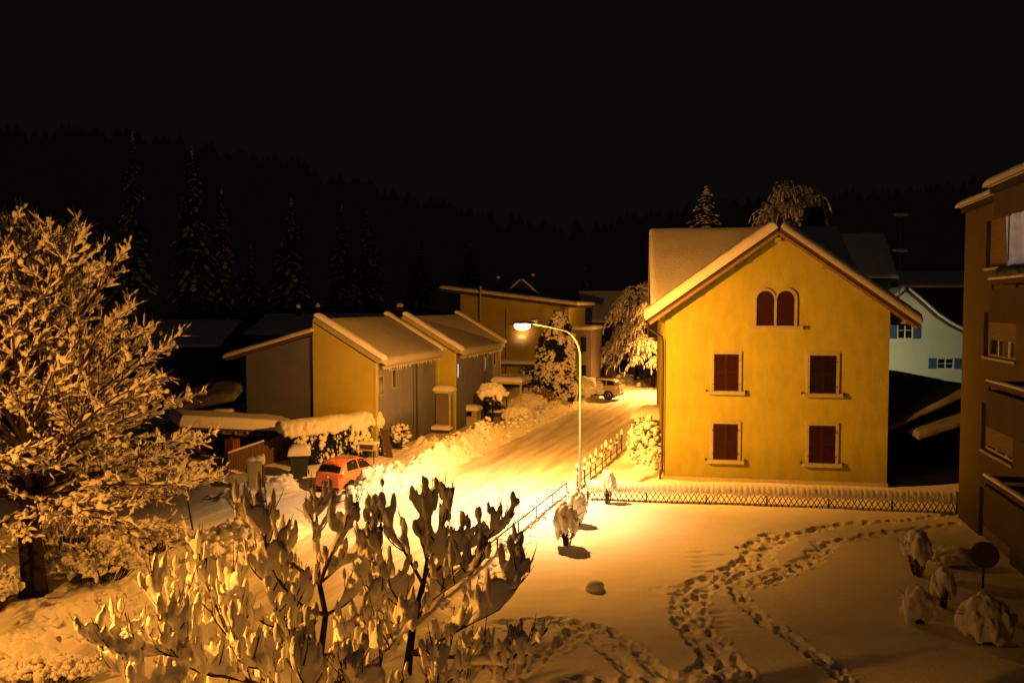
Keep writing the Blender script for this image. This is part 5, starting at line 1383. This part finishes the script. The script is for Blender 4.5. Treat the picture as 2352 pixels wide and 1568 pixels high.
# something domed behind the hedge
p = D(812, 955, 44.2); dm = MB()
for k in range(12): dm.blob((rnd(-.9, 1.0), rnd(-.4, .4), rnd(-.1, .15)), (.5, .45, rnd(.25, .4)), 2, .1)
o = build('snow_mound', dm, 'snow_fine', loc=(p.x, p.y, p.z - .12)); voxel(o, .06, 3)
mm = MB(); mm.tube([(-.7, 0, -p.z), (-.7, 0, 0)], .04, 6); mm.tube([(.7, 0, -p.z), (.7, 0, 0)], .04, 6); mm.box(-.9, 1, -.4, .4, -.12, -.02)
build('frame', mm, 'wood_dark', o)
tag(o, 'domed snow cap of a covered garden table rising behind the hedge', 'garden table')

# garden plants along the row houses
p = at(921, 1036); leafy_snow('round white loaded bush standing alone before the first row house', p, (.55, .5, .62), .95, 150, 130, ss=(.07, .15), group='snowy bushes along the row houses')
p = at(1130, 985); t = leafy_snow('umbrella shaped little tree with a drooping snow crown by the second row house', p, (.95, .9, .55), 2.15, 500, 20, ss=(.08, .2), name='umbrella_tree', category='tree', trunk=False)
m_ = MB(); m_.tube([(0, 0, -.2), (.05, 0, 1.2), (0, 0, 2.1)], [.09, .07, .05], 8); build('trunk', m_, 'bark', t)
m_ = MB()
for k in range(90):
    a = rnd(0, 6.28); e = rnd(0, 1) ** .6; m_.blob((cos(a) * e * .95, sin(a) * e * .9, 2.75 - e * e * .45 - rnd(0, .1)), (rnd(.12, .24), rnd(.12, .24), rnd(.12, .42)), 2, .2)
o = build('snow_crown', m_, 'snow_fine', t); voxel(o, .045, 1)
for (u, v, rx, ry, h, lb) in ((1188, 972, .95, .75, 1.25, 'lower front snow dome on a clipped shrub beside the street garden'), (1215, 950, 1.5, .8, 1.45, 'long rounded snow roll over a clipped hedge above the lower dome'),
                              (1345, 915, 1.75, 1.3, 1.75, 'wide snow dome over a dark shrub beside the white car'), (1304, 925, .75, .7, 2.45, 'upright cone of snow over a shrub right of the snowy column tree')):
    p = at(u, v); snow_shrub(lb, p, rx, ry, h, .35, 70, twigs=18, drip=.9, vox=.05, group='snow domes in the gardens across the road')
p = at(1243, 948); leafy_snow('bushy pale reed clump dusted with snow below the column tree', p, (1.1, .9, .9), .95, 1300, 160, ls=.16, lm='reed', ss=(.06, .14), group='snowy bushes along the row houses')
p = at(1222, 925); t = leafy_snow('spreading palm like shrub with arching snowy leaves left of the column tree', p, (1.2, 1.0, .9), 2.2, 650, 110, ls=.2, ss=(.08, .18), group='snowy bushes along the row houses')

def column_tree(label, p, r, h, n, ns, group):
    t = thing('column_conifer', label, 'conifer', (p[0], p[1], 0), 0, group)
    m_ = MB(); m_.tube([(0, 0, -.2), (0, 0, h * .9)], [.16, .04], 8); build('trunk', m_, 'bark', t)
    def R_(z): u_ = z / h; return r * (min(1, (u_ + .10) * 4.5) * (1 - .25 * u_) * (1 - max(0, u_ - .80) / .23) ** .7 if u_ < 1.03 else 0)
    m_ = MB()
    for _ in range(n):
        z = rnd(.15, h); a = rnd(0, 6.28); rr = R_(z) * rnd(.75, 1.08) * (1 + .18 * noise.noise(V((cos(a) * 2, sin(a) * 2, z * 1.2))))
        q = V((cos(a) * rr, sin(a) * rr, z)); d = (V((cos(a), sin(a), rnd(.2, 1.3)))).normalized() * rnd(.12, .26); b = d.cross(rvec()).normalized() * rnd(.05, .1)
        m_.add([q - d, q + b, q + d, q - b], [(0, 1, 2, 3)])
    build('foliage', m_, 'needle', t)
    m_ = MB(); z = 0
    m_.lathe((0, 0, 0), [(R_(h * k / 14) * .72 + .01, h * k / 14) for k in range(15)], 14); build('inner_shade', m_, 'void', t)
    m_ = MB()
    for _ in range(ns):
        z = rnd(.2, h * 1.0); a = rnd(0, 6.28); rr = R_(z) * rnd(.92, 1.1)
        if noise.noise(V((cos(a) * 1.6, sin(a) * 1.6, z * .9))) < -.22: continue
        w_ = rnd(.06, .20); tilt = Matrix.Rotation(a, 3, 'Z') @ Matrix.Rotation(rnd(.3, 1.0), 3, 'Y')
        m_.blob((cos(a) * rr, sin(a) * rr, z), (w_ * rnd(.9, 1.7), w_ * rnd(.6, 1.1), w_ * rnd(.35, .6)), 1, .25, tilt)
    build('snow', m_, 'snow_fine', t, smooth=True)
    return t
p = at(1283, 938); column_tree('tall dark column conifer plastered with snow behind the lamp pole', p, 1.28, 7.5, 4200, 2300, 'column conifers across the road')
p = at(1250, 928); column_tree('shorter column conifer tucked against the left of the tall one', p, .75, 5.7, 1500, 640, 'column conifers across the road')

# plants by the yellow house
p = at(1482, 1082); leafy_snow('tall leafy bush with fat snow pads against the left corner of the yellow house', p, (.88, .75, 1.25), 1.45, 1100, 560, ls=.08, ss=(.06, .19), group='bushes by the yellow house')
p = at(1500, 1090); leafy_snow('lower leafy bush in front of the tall one at the house corner', (p.x + .05, p.y - .1), (.7, .6, .62), .75, 420, 280, ls=.08, ss=(.06, .18), group='bushes by the yellow house')
p = D(1497, 950, 45.5); t = thing('garden_shed', 'low shed with a smooth domed snow roof behind the bush at the yellow house', 'shed', (p.x + .1, p.y, 0), -TH)
m_ = MB(); m_.box(-.9, 1.0, -1.2, 1.2, -.2, p.z - .15); build('wall', m_, 'wood_dark', t)
m_ = MB(); m_.sheet((-1.05, -1.35, p.z - .147), (2.2, 0, 0), (0, 2.7, 0), .62, r=.9, step=.25, amp=.05); build('roof_snow', m_, 'snow', t, smooth=True)

# ---- drooping trees: strands loaded with snow ------------------------------------------------------------
def weeping_tree(label, p, h, r, n1, n2, group, z0=.28, tw=.02, sn=(.05, .09)):
    t = thing('weeping_tree', label, 'tree', (p[0], p[1], 0), 0, group)
    m_ = MB(); m_.tube([(0, 0, -.3), (.1, 0, h * .35), (-.1, 0, h * .7), (0, 0, h * .97)], [.22, .18, .1, .03], 8); build('trunk', m_, 'bark', t)
    bmb = MB(); smb = MB()
    for i in range(n1):
        z = h * rnd(z0, .96); a = rnd(0, 6.28); L = r * rnd(.55, 1.05) * (1.15 - .75 * (z / h) ** 2.2)
        d = V((cos(a), sin(a), 0)); pts = []
        for k in range(6):
            u_ = k / 5; pts.append(V((0, 0, z)) + d * L * u_ + UP * (L * .75 * u_ - L * 1.0 * u_ * u_ * 1.1))
        bmb.tube(pts, [.06, .05, .04, .03, .022, .012], 5, False)
        for k in range(5): smb.spindle(pts[k], pts[k + 1], rnd(*sn) * 1.4, rnd(*sn) * 2.0, 5)
        for j in range(n2):
            u_ = rnd(.25, 1); k = min(4, int(u_ * 5)); q = lerp(pts[k], pts[k + 1], u_ * 5 - k)
            e = (d + V((rnd(-1, 1), rnd(-1, 1), rnd(-.2, .5)))).normalized(); l2 = rnd(.5, 1.3) * r / 3
            tp = [q, q + e * l2 * .4 + UP * l2 * .05, q + e * l2 * .7 - UP * l2 * .3, q + e * l2 * .85 - UP * l2 * .85]
            bmb.tube(tp, [tw, tw * .8, tw * .6, tw * .3], 4, False)
            for k in range(3):
                if random.random() < .85: smb.spindle(tp[k], tp[k + 1], rnd(*sn), rnd(*sn) * 1.4, 4, rings=3)
    build('branches', bmb, 'twig', t); build('snow', smb, 'snow_fine', t, smooth=True)
    return t
p = D(1462, 850, 84); weeping_tree('large drooping tree shining with snow at the bend of the road', p, 10.4, 3.9, 70, 15, 'drooping snow laden trees')
p = D(1500, 850, 78); weeping_tree('second drooping tree half hidden behind the eave of the yellow house', p, 8.6, 2.6, 46, 12, 'drooping snow laden trees')
p = D(1815, 540, 84); weeping_tree('broad drooping tree rising behind the yellow house roof and big chimney', p, 21.0, 5.6, 90, 13, 'drooping snow laden trees', z0=.55, tw=.03, sn=(.06, .11))

# ---- spruces ---------------------------------------------------------------------------------------------
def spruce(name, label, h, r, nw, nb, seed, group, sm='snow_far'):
    random.seed(seed)
    t = thing(name, label, 'tree', (0, 0, 0), 0, group)
    m_ = MB(); m_.tube([(0, 0, -.5), (0, 0, h * .5), (0, 0, h)], [.22, .13, .02], 7); build('trunk', m_, 'bark', t)
    nd = MB(); sn = MB()
    for i in range(nw):
        u_ = i / (nw - 1); z = h * (.08 + .91 * u_); L0 = r * (1 - u_) ** .85 + .12
        for k in range(max(4, int(nb * (1 - u_ * .5)))):
            a = rnd(0, 6.28); L = L0 * rnd(.65, 1.15); d = V((cos(a), sin(a), 0)); sd = V((-sin(a), cos(a), 0)); zz = z + rnd(-.2, .2)
            pts = [V((0, 0, zz)) + d * L * t_ + UP * (L * (.10 * t_ - .55 * t_ * t_)) for t_ in (0, .35, .7, 1.0)]
            ws = [.10 * L + .05, .24 * L + .05, .18 * L + .04, .02]
            vs = []
            for q, w_ in zip(pts, ws): vs += [q + sd * w_ - UP * w_ * .55, q, q - sd * w_ - UP * w_ * .55]
            nd.add(vs, [(j * 3 + m, j * 3 + m + 1, j * 3 + m + 4, j * 3 + m + 3) for j in range(3) for m in range(2)])
            # hanging fringe
            for t_ in (.4, .6, .8, .95):
                q = V((0, 0, zz)) + d * L * t_ + UP * (L * (.10 * t_ - .55 * t_ * t_)) + sd * rnd(-.15, .15) * L
                f = rnd(.15, .4) * (.5 + L * .2); nd.add([q + sd * .10, q - sd * .10, q - UP * f + d * .05], [(0, 1, 2)])
            if random.random() < .85:
                for j in range(3):
                    if random.random() < .75: w_ = rnd(.5, 1) * ws[min(j + 1, 2)] * .9 + .03; sn.spindle(pts[j] + UP * .03, pts[j + 1] + UP * .03, w_, rnd(.08, .18), 5, jag=.4, rings=3)
    for k in range(3): sn.blob((0, 0, h - k * .28), (.10 + k * .06, .10 + k * .06, .2), 1, .2)
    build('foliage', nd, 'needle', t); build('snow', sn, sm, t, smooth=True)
    return t
GS = 'spruces standing dark behind the gardens'
protos = [spruce('spruce', '', 20, 3.0, 34, 9, 3, GS), spruce('spruce', '', 20, 4.0, 30, 10, 5, GS), spruce('spruce', '', 20, 4.0, 44, 12, 7, GS, 'snow_fine')]
random.seed(21)
def place_spruce(u, vtop, y, wpx, label, k, first=[True, True, True]):
    p = D(u, vtop, y); h = p.z; o = protos[k] if first[k] else copy_tree(protos[k]); first[k] = False
    s = h / 20; wm = wpx * y / FPX / 2 / (3.0 if k == 0 else 4.0)
    o.location = (p.x, p.y, 0); o.scale = (wm, wm, s); o.rotation_euler = (0, 0, rnd(0, 6)); o['label'] = label
place_spruce(303, 306, 66, 150, 'tallest narrow spruce left of centre above the round snowy tree', 0)
place_spruce(440, 338, 70, 190, 'second tall spruce with long drooping snowy boughs right of the tallest', 1)
place_spruce(508, 428, 72, 120, 'slim shorter spruce close beside the drooping tall one', 0)
place_spruce(668, 455, 82, 190, 'broad dim spruce alone between the tall pair and the row house roofs', 1)
place_spruce(785, 472, 96, 130, 'faint spruce behind the first row house roof', 0)
place_spruce(842, 478, 100, 150, 'faint wide spruce just right of another faint one', 1)
place_spruce(1345, 612, 112, 80, 'small dim spruce above the pale porch house', 0)
place_spruce(1622, 430, 95, 300, 'snow clotted spruce top poking above the left ridge of the yellow house', 2)
place_spruce(575, 560, 84, 150, 'low dim spruce filling the gap behind the dark low house', 1)
place_spruce(960, 560, 118, 150, 'dim wide spruce behind the second row house', 1)
place_spruce(1080, 560, 125, 150, 'dim spruce left of the gable tip house', 0)

# ---- the wooded hill, one dark mass ----------------------------------------------------------------------
random.seed(5)
us_ = [-1500, 0, 300, 500, 700, 1000, 1200, 1350, 1500, 1700, 2000, 2352, 4000]
es_ = [400, 350, 350, 300, 270, 200, 150, 120, 165, 195, 215, 260, 330]
def hill_z(x, y):
    u = CXP + FPX * x / max(y, 1); e = float(np.interp(u, us_, es_)); k = min(1, max(0, (y - 125) / 130)); k = k * k * (3 - 2 * k)
    return -2 + (10 + e / FPX * 255) * k + 4 * noise.noise(V((x * .02, y * .02, 0))) * k
hx = np.linspace(-420, 420, 90); hy = np.linspace(118, 380, 34); m_ = MB()
m_.add([(x, y, hill_z(x, y)) for y in hy for x in hx], [(j * 90 + i, j * 90 + i + 1, (j + 1) * 90 + i + 1, (j + 1) * 90 + i) for j in range(33) for i in range(89)])
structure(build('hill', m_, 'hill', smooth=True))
m_ = MB()
for _ in range(3000):
    y = rnd(128, 262); x = rnd(-.95, .95) * y; z = hill_z(x, y); h = rnd(3, 8); r = h * rnd(.3, .55)
    n_ = 6; ph_ = rnd(0, 6)
    for (a, b, rr) in ((-.05, .5, 1), (.25, .78, .7), (.55, 1, .42)):
        vs = [(x + r * rr * cos(ph_ + 2 * pi * k / n_) * rnd(.75, 1.2), y + r * rr * sin(ph_ + 2 * pi * k / n_), z + h * a * rnd(.9, 1.1)) for k in range(n_)] + [(x, y, z + h * b)]
        m_.add(vs, [(k, (k + 1) % n_, n_) for k in range(n_)])
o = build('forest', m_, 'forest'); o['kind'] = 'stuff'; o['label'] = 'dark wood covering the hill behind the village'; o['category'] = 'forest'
# ---- the round snowy tree at the left --------------------------------------------------------------------
random.seed(33)
def bough(p, d, L, nseg, bend, wob=.12):
    pts = [V(p)]; d = d.normalized(); st = L / nseg
    for k in range(nseg):
        d = (d + UP * bend * st + V((rnd(-1, 1), rnd(-1, 1), rnd(-1, 1))) * wob * (st ** .5) * .5).normalized()
        pts.append(pts[-1] + d * st)
    return pts
def along(pts, u):
    n = len(pts) - 1; k = min(n - 1, int(u * n)); w_ = u * n - k
    return lerp(pts[k], pts[k + 1], w_), (pts[k + 1] - pts[k]).normalized()
p0 = G(76, 1366)
bt = thing('big_snowy_tree', 'big round bare tree with every branch loaded with snow at the left edge', 'tree', (p0.x, p0.y, 0))
tm = MB(); bm_ = MB(); sm_ = MB()
tm.tube([(0, 0, -.3), (.02, .02, .5), (-.04, 0, 1.6), (.03, 0, 3.0), (0, 0, 4.6), (.05, 0, 5.8)], [.40, .31, .28, .26, .21, .12], 12)
build('trunk', tm, 'bark', bt, smooth=True)
for i in range(92):
    u_ = (i / 91) ** .9; z = 2.4 + 3.5 * rnd(max(0, u_ - .25), min(1, u_ + .15)); a = i * 2.399 + rnd(-.4, .4)
    el = radians(lerp(2, 80, u_ ** .85) + rnd(-8, 8)); L = lerp(5.0, 4.8, u_) * rnd(.82, 1.10)
    if cos(a) < 0 : L *= .95
    d = V((cos(a) * cos(el), sin(a) * cos(el), sin(el)))
    pts = bough((0, 0, z), d, L, 8, -.055 * (1 - u_) + .03 * u_)
    bm_.tube(pts, [lerp(.095, .018, k / 8) for k in range(9)], 6, False)
    for k in range(1, 8): sm_.spindle(pts[k], pts[k + 1], rnd(.04, .08), rnd(.06, .14), 5)
    for j in range(11):
        v = .22 + .76 * (j + rnd(0, .9)) / 11; q, dd = along(pts, v); s = 1 if j % 2 else -1
        side = dd.cross(UP); side = side.normalized() if side.length > .1 else V((1, 0, 0))
        e = (dd * .9 + side * s * rnd(.5, 1.1) + UP * rnd(-.25, .5)).normalized(); l2 = L * rnd(.22, .38) * (1.25 - .6 * v)
        p2 = bough(q, e, l2, 4, .02 + .08 * u_, .16)
        bm_.tube(p2, [.028, .022, .017, .012, .007], 5, False)
        for k in range(4): sm_.spindle(p2[k], p2[k + 1], rnd(.025, .055), rnd(.04, .10), 5, jag=.45)
        for m in range(14):
            q2, d2 = along(p2, .2 + .78 * (m + rnd(0, .8)) / 14)
            e2 = (d2 + rvec() * .9 + UP * .35 * u_).normalized(); l3 = rnd(.25, .65)
            p3 = bough(q2, e2, l3, 2, .15, .2)
            bm_.tube(p3, [.010, .008, .004], 4, False)
            if random.random() < .88: sm_.spindle(p3[0], lerp(p3[1], p3[2], rnd(.2, .9)), rnd(.016, .044), rnd(.025, .075), 4, rings=3, jag=.45)
            if random.random() < .16:
                w_ = rnd(.03, .085); sm_.blob(p3[1] + UP * w_ * .4, (w_, w_ * rnd(.6, 1), w_ * rnd(.9, 1.6)), 1, .2, point=rnd(0, .7))
build('branches', bm_, 'twig', bt); o = build('snow', sm_, 'snow_fine', bt); voxel(o, .026, 0)

# brushwood under and around it
def brush(label, p, rad, zc, n, group, name='brushwood'):
    t = thing(name, label, 'bush', (p[0], p[1], 0), 0, group); b = MB(); s = MB()
    for _ in range(n):
        a = rnd(0, 6.28); e = rnd(0, 1) ** .5; root = V((cos(a) * e * rad[0] * .5, sin(a) * e * rad[1] * .5, -.1))
        tip = V((cos(a) * e * rad[0], sin(a) * e * rad[1], zc + rad[2] * sqrt(max(0, 1 - e * e)) * rnd(.3, 1)))
        m = lerp(root, tip, .55) + V((rnd(-.1, .1), rnd(-.1, .1), .12)); b.tube([root, m, tip], [.014, .010, .004], 4, False)
        for k in range(4):
            q = lerp(m, tip, rnd(0, 1)); l = rvec() * rnd(.12, .35); l.z = abs(l.z) * .6; b.tube([q, q + l], [.006, .003], 3, False); s.spindle(q, q + l * rnd(.6, 1), rnd(.03, .07), rnd(.05, .12), 5, rings=3)
        if random.random() < .8: s.spindle(m, tip, rnd(.03, .07), rnd(.06, .12), 5)
        if random.random() < .3: s.blob(tip, (rnd(.06, .12), rnd(.06, .12), rnd(.08, .18)), 1, .2)
    build('stems', b, 'twig', t); build('snow', s, 'snow_fine', t, smooth=True); return t
GB = 'snow dusted brushwood around the big tree'
p = at(225, 1325); brush('tangled brushwood directly right of the dark trunk of the big tree', p, (1.5, 1.0, .9), .25, 150, GB)
p = at(345, 1262); brush('paler brushwood beside the smooth path, right of the trunk tangle', p, (1.2, .9, .8), .2, 110, GB)
p = at(-35, 1400); brush('brushwood mound left of the trunk at the picture edge', p, (.9, .8, 1.2), .3, 130, GB)
p = at(150, 1260); brush('far brushwood in shade behind the trunk of the big tree', p, (2.2, 1.0, 1.3), .4, 170, GB)
p = at(470, 1318); brush('twiggy low brush on the plough bank beyond the foreground tree', p, (.9, .7, .5), .1, 60, GB)
p = at(330, 1470); brush('twiggy brush on the bank at lower left', p, (1.0, .6, .35), .05, 60, GB)
p = at(120, 1555); brush('twiggy brush on the bank in the bottom left corner', p, (1.2, .6, .3), .05, 60, GB)

# ---- the many-stemmed tree in the foreground -------------------------------------------------------------
random.seed(8)
base = V((-2.15, 12.1, 0))
mt_ = thing('foreground_tree', 'many stemmed bare tree in the foreground, fat peaked clumps of snow in its forks', 'tree', base)
def PT(u, v, y): return D(u, v, y) - base
trA = [V((-.25, 0, -.2)), V((-.45, .0, 1.6)), PT(736, 1507, 12.0), PT(748, 1412, 12.0), PT(734, 1340, 12.0)]
trB = [V((.2, .1, -.2)), V((.45, .2, 1.8)), PT(940, 1500, 12.5), PT(950, 1425, 12.6), PT(972, 1341, 12.6)]
bb = MB(); bb.tube(trA, [.13, .10, .055, .045, .04], 8); bb.tube(trB, [.13, .10, .065, .055, .045], 8)
build('trunk', bb, 'bark', mt_, smooth=True)
limbs = [  # (points, thickness)
    ([trA[4], PT(760, 1275, 11.9), PT(793, 1208, 11.8), PT(802, 1195, 11.8)], .034), ([trA[4], PT(729, 1233, 12.2), PT(728, 1165, 12.2), PT(735, 1165, 12.2)], .030),
    ([trA[4], PT(660, 1285, 12.1), PT(619, 1250, 12.0), PT(560, 1190, 11.9), PT(548, 1185, 11.8)], .034), ([trA[3], PT(810, 1370, 12.3), PT(838, 1290, 12.4), PT(850, 1240, 12.4)], .028),
    ([trA[3], PT(690, 1385, 11.6), PT(640, 1330, 11.2), PT(610, 1250, 11.0), PT(615, 1190, 11.0)], .034), ([trA[2], PT(660, 1465, 11.5), PT(640, 1420, 11.3), PT(611, 1350, 11.2), PT(590, 1290, 11.2)], .036),
    ([trA[2], PT(600, 1420, 12.3), PT(520, 1395, 12.5), PT(470, 1330, 12.6), PT(460, 1270, 12.7)], .036), ([trA[1], PT(560, 1560, 11.3), PT(474, 1545, 11.0), PT(390, 1500, 10.8), PT(290, 1505, 10.6), PT(205, 1450, 10.5)], .045),
    ([PT(474, 1545, 11.0), PT(400, 1480, 10.9), PT(380, 1420, 10.9), PT(350, 1330, 10.9)], .03), ([trA[1], PT(640, 1560, 12.8), PT(530, 1480, 13.2), PT(430, 1400, 13.4), PT(400, 1330, 13.5)], .036),
    ([trA[2], PT(800, 1480, 11.6), PT(850, 1420, 11.4), PT(880, 1350, 11.3)], .03), ([trA[1], PT(760, 1590, 11.2), PT(830, 1530, 11.0), PT(900, 1480, 10.9), PT(930, 1410, 10.9)], .034),
    ([trB[4], PT(984, 1258, 12.6), PT(987, 1195, 12.6), PT(992, 1150, 12.6)], .034), ([trB[4], PT(1010, 1225, 12.5), PT(1030, 1180, 12.4), PT(1034, 1172, 12.4)], .028),
    ([trB[4], PT(920, 1250, 12.8), PT(880, 1195, 12.9), PT(862, 1185, 13.0)], .030), ([trB[4], PT(1040, 1275, 12.8), PT(1085, 1255, 12.9), PT(1145, 1222, 13.0), PT(1160, 1195, 13.0)], .026),
    ([trB[3], PT(1000, 1370, 12.2), PT(1060, 1330, 12.0), PT(1105, 1290, 11.9)], .026), ([trB[3], PT(910, 1370, 12.2), PT(880, 1310, 12.1), PT(870, 1260, 12.0)], .026),
    ([trB[2], PT(1010, 1470, 12.2), PT(1080, 1430, 12.0), PT(1154, 1391, 11.9), PT(1180, 1330, 11.9), PT(1200, 1292, 11.9)], .034), ([trB[2], PT(1060, 1510, 11.9), PT(1130, 1525, 11.6), PT(1190, 1515, 11.5), PT(1222, 1470, 11.5)], .034),
    ([trB[1], PT(1000, 1580, 11.5), PT(1060, 1540, 11.3), PT(1090, 1480, 11.2)], .032), ([trB[2], PT(930, 1450, 13.2), PT(880, 1400, 13.5), PT(840, 1330, 13.6)], .028),
    ([trA[1], PT(700, 1600, 10.9), PT(640, 1560, 10.7), PT(560, 1510, 10.6), PT(520, 1450, 10.6)], .034), ([trA[1], PT(560, 1600, 12.0), PT(430, 1560, 12.2), PT(330, 1500, 12.4), PT(280, 1420, 12.5)], .034),
    ([trA[1], PT(690, 1640, 10.6), PT(700, 1590, 10.3), PT(690, 1530, 10.2), PT(670, 1470, 10.2)], .03), ([trB[1], PT(860, 1640, 10.7), PT(830, 1590, 10.4), PT(790, 1530, 10.3)], .03),
    ([trB[1], PT(980, 1640, 11.0), PT(1010, 1580, 10.8), PT(1000, 1510, 10.7)], .03), ([trA[1], PT(480, 1640, 11.0), PT(380, 1600, 10.8), PT(300, 1560, 10.7), PT(240, 1500, 10.7)], .032),
    ([trA[1], PT(580, 1500, 12.9), PT(520, 1430, 13.2), PT(480, 1390, 13.4), PT(455, 1320, 13.5)], .028), ([trA[2], PT(690, 1430, 13.0), PT(660, 1370, 13.3), PT(640, 1300, 13.4), PT(650, 1240, 13.4)], .026),
    ([trB[3], PT(1000, 1320, 13.2), PT(1030, 1280, 13.4), PT(1060, 1240, 13.5)], .024), ([trA[4], PT(780, 1300, 12.6), PT(830, 1260, 12.9), PT(855, 1200, 13.0)], .024),
    ([trA[1], PT(560, 1540, 12.0), PT(490, 1500, 12.0), PT(440, 1450, 12.0), PT(415, 1380, 12.0)], .03), ([trA[1], PT(640, 1580, 11.8), PT(560, 1470, 11.9), PT(530, 1400, 11.9), PT(535, 1330, 11.9)], .03),
    ([trB[1], PT(1010, 1610, 12.0), PT(1070, 1580, 12.0), PT(1140, 1570, 11.9), PT(1180, 1540, 11.9)], .028),
]
def smooth_line(P, n=14):
    """Catmull-Rom through the points"""
    Q = [P[0]] + list(P) + [P[-1]]; out = []
    segs = len(P) - 1
    for i in range(n + 1):
        u = i / n * segs; k = min(segs - 1, int(u)); t = u - k; a, b, c, d = Q[k], Q[k + 1], Q[k + 2], Q[k + 3]
        out.append(.5 * ((2 * b) + (c - a) * t + (2 * a - 5 * b + 4 * c - d) * t * t + (3 * b - a - 3 * c + d) * t ** 3))
    return out
br = MB(); sn = MB()
def ridge(pts, u0, u1, w0, h0):
    """one bolster of snow on the upper side of a bough between u0 and u1, humped in the middle"""
    L = sum((pts[k + 1] - pts[k]).length for k in range(len(pts) - 1)) * (u1 - u0); n = max(3, int(L / .045))
    for k in range(n + 1):
        t = k / n; q, d = along(pts, lerp(u0, u1, t)); f = sin(pi * (.12 + .76 * t)) ** .8; st = abs(d.z)
        w_ = w0 * f * (1 - .3 * st); h_ = h0 * f
        sn.blob(q + UP * h_ * .80 - V((d.x, d.y, 0)) * d.z * h_ * .5, (w_, w_, h_), 1, .08)
def sail(pa, pb, ra, rb, peak):
    """snow filling a fork: a curtain between two boughs that leave one point, rounded on top"""
    n = 10
    for k in range(n + 1):
        u = k / n; a, _ = along(pa, min(1, .02 + u * ra)); b, _ = along(pb, min(1, .02 + u * rb)); gap = (a - b).length
        if gap > .42: break
        m = int(gap / .05) + 1
        for j in range(m + 1):
            v = j / max(1, m); r = .030 + .018 * sin(pi * v) * (1 - u * .5)
            sn.blob(lerp(a, b, v) + UP * (.02 + peak * sin(pi * v) * (.4 + .6 * u)), (r, r, r * 1.6), 1, .08)
def egg(q, d, w_, h_):
    R_ = UP.rotation_difference((UP * 2.0 + d).normalized()).to_matrix()
    sn.blob(q + UP * h_ * .45, (w_, w_ * rnd(.7, 1), h_), 2, .10, R_, point=.22)
    sn.blob(q + V((rnd(-.4, .4) * w_, rnd(-.4, .4) * w_, -h_ * .15)), (w_ * .8, w_ * .7, h_ * .6), 1, .12, R_)
def frac(pts, u, n=8): return [along(pts, u + (1 - u) * k / n)[0] for k in range(n + 1)]
for P, r in limbs:
    pts = smooth_line(P); n = len(pts)
    br.tube(pts, [lerp(r, .011, k / (n - 1)) for k in range(n)], 7)
    L = sum((pts[k + 1] - pts[k]).length for k in range(n - 1))
    u = rnd(.06, .2)
    while u < .95:
        du = rnd(.10, .30) / L * 1.6; ridge(pts, u, min(1, u + du), rnd(.026, .048), rnd(.05, .11)); u += du + rnd(.02, .12)
    nc = max(6, int(L * 8.0))
    for j in range(nc):
        u = .15 + .80 * (j + rnd(.1, .9)) / nc; q, dd = along(pts, u); a = rnd(0, 6.28)
        e = (dd * .45 + V((cos(a), sin(a) * .9, 0)) * rnd(.5, .9) + UP * rnd(-.05, .45)).normalized(); l2 = rnd(.28, .70) * (1.15 - .5 * u)
        p2 = bough(q, e, l2, 7, rnd(1.2, 2.6), .2)
        br.tube(p2, [lerp(.014, .006, k / 7) for k in range(8)], 5)
        x = random.random()
        if x < .50: sail(p2, frac(pts, u), .75, min(1, l2 * .75 / max(.05, L * (1 - u))), rnd(.06, .15))
        if x > .30: ridge(p2, rnd(.05, .3), rnd(.6, 1), rnd(.024, .048), rnd(.06, .13))
        if random.random() < .62: egg(along(p2, rnd(.6, .95))[0], (p2[-1] - p2[-2]).normalized(), rnd(.035, .075), rnd(.09, .21))
        for m in range(random.choice((2, 2, 3, 4))):
            q3, d3 = along(p2, rnd(.3, .95)); e3 = (d3 + rvec() * .55 + UP * .6).normalized(); l3 = rnd(.15, .42); p3 = bough(q3, e3, l3, 4, 1.4, .2)
            br.tube(p3, [.008, .007, .006, .005, .003], 4)
            if random.random() < .42: egg(along(p3, rnd(.3, .8))[0], e3, rnd(.028, .055), rnd(.07, .14))
    for m in range(3):
        q, d = along(pts, rnd(.8, 1)); w3 = bough(q, (d + UP * .9 + rvec() * .3), rnd(.25, .6), 4, .5, .12); br.tube(w3, [.009, .008, .007, .006, .003], 5)
        for k in range(1, 4): br.blob(w3[k] + rvec() * .008, (.011, .011, .02), 1, 0)
build('branches', br, 'twig', mt_)
o = build('snow', sn, 'snow_fine', mt_); voxel(o, .017, 1)
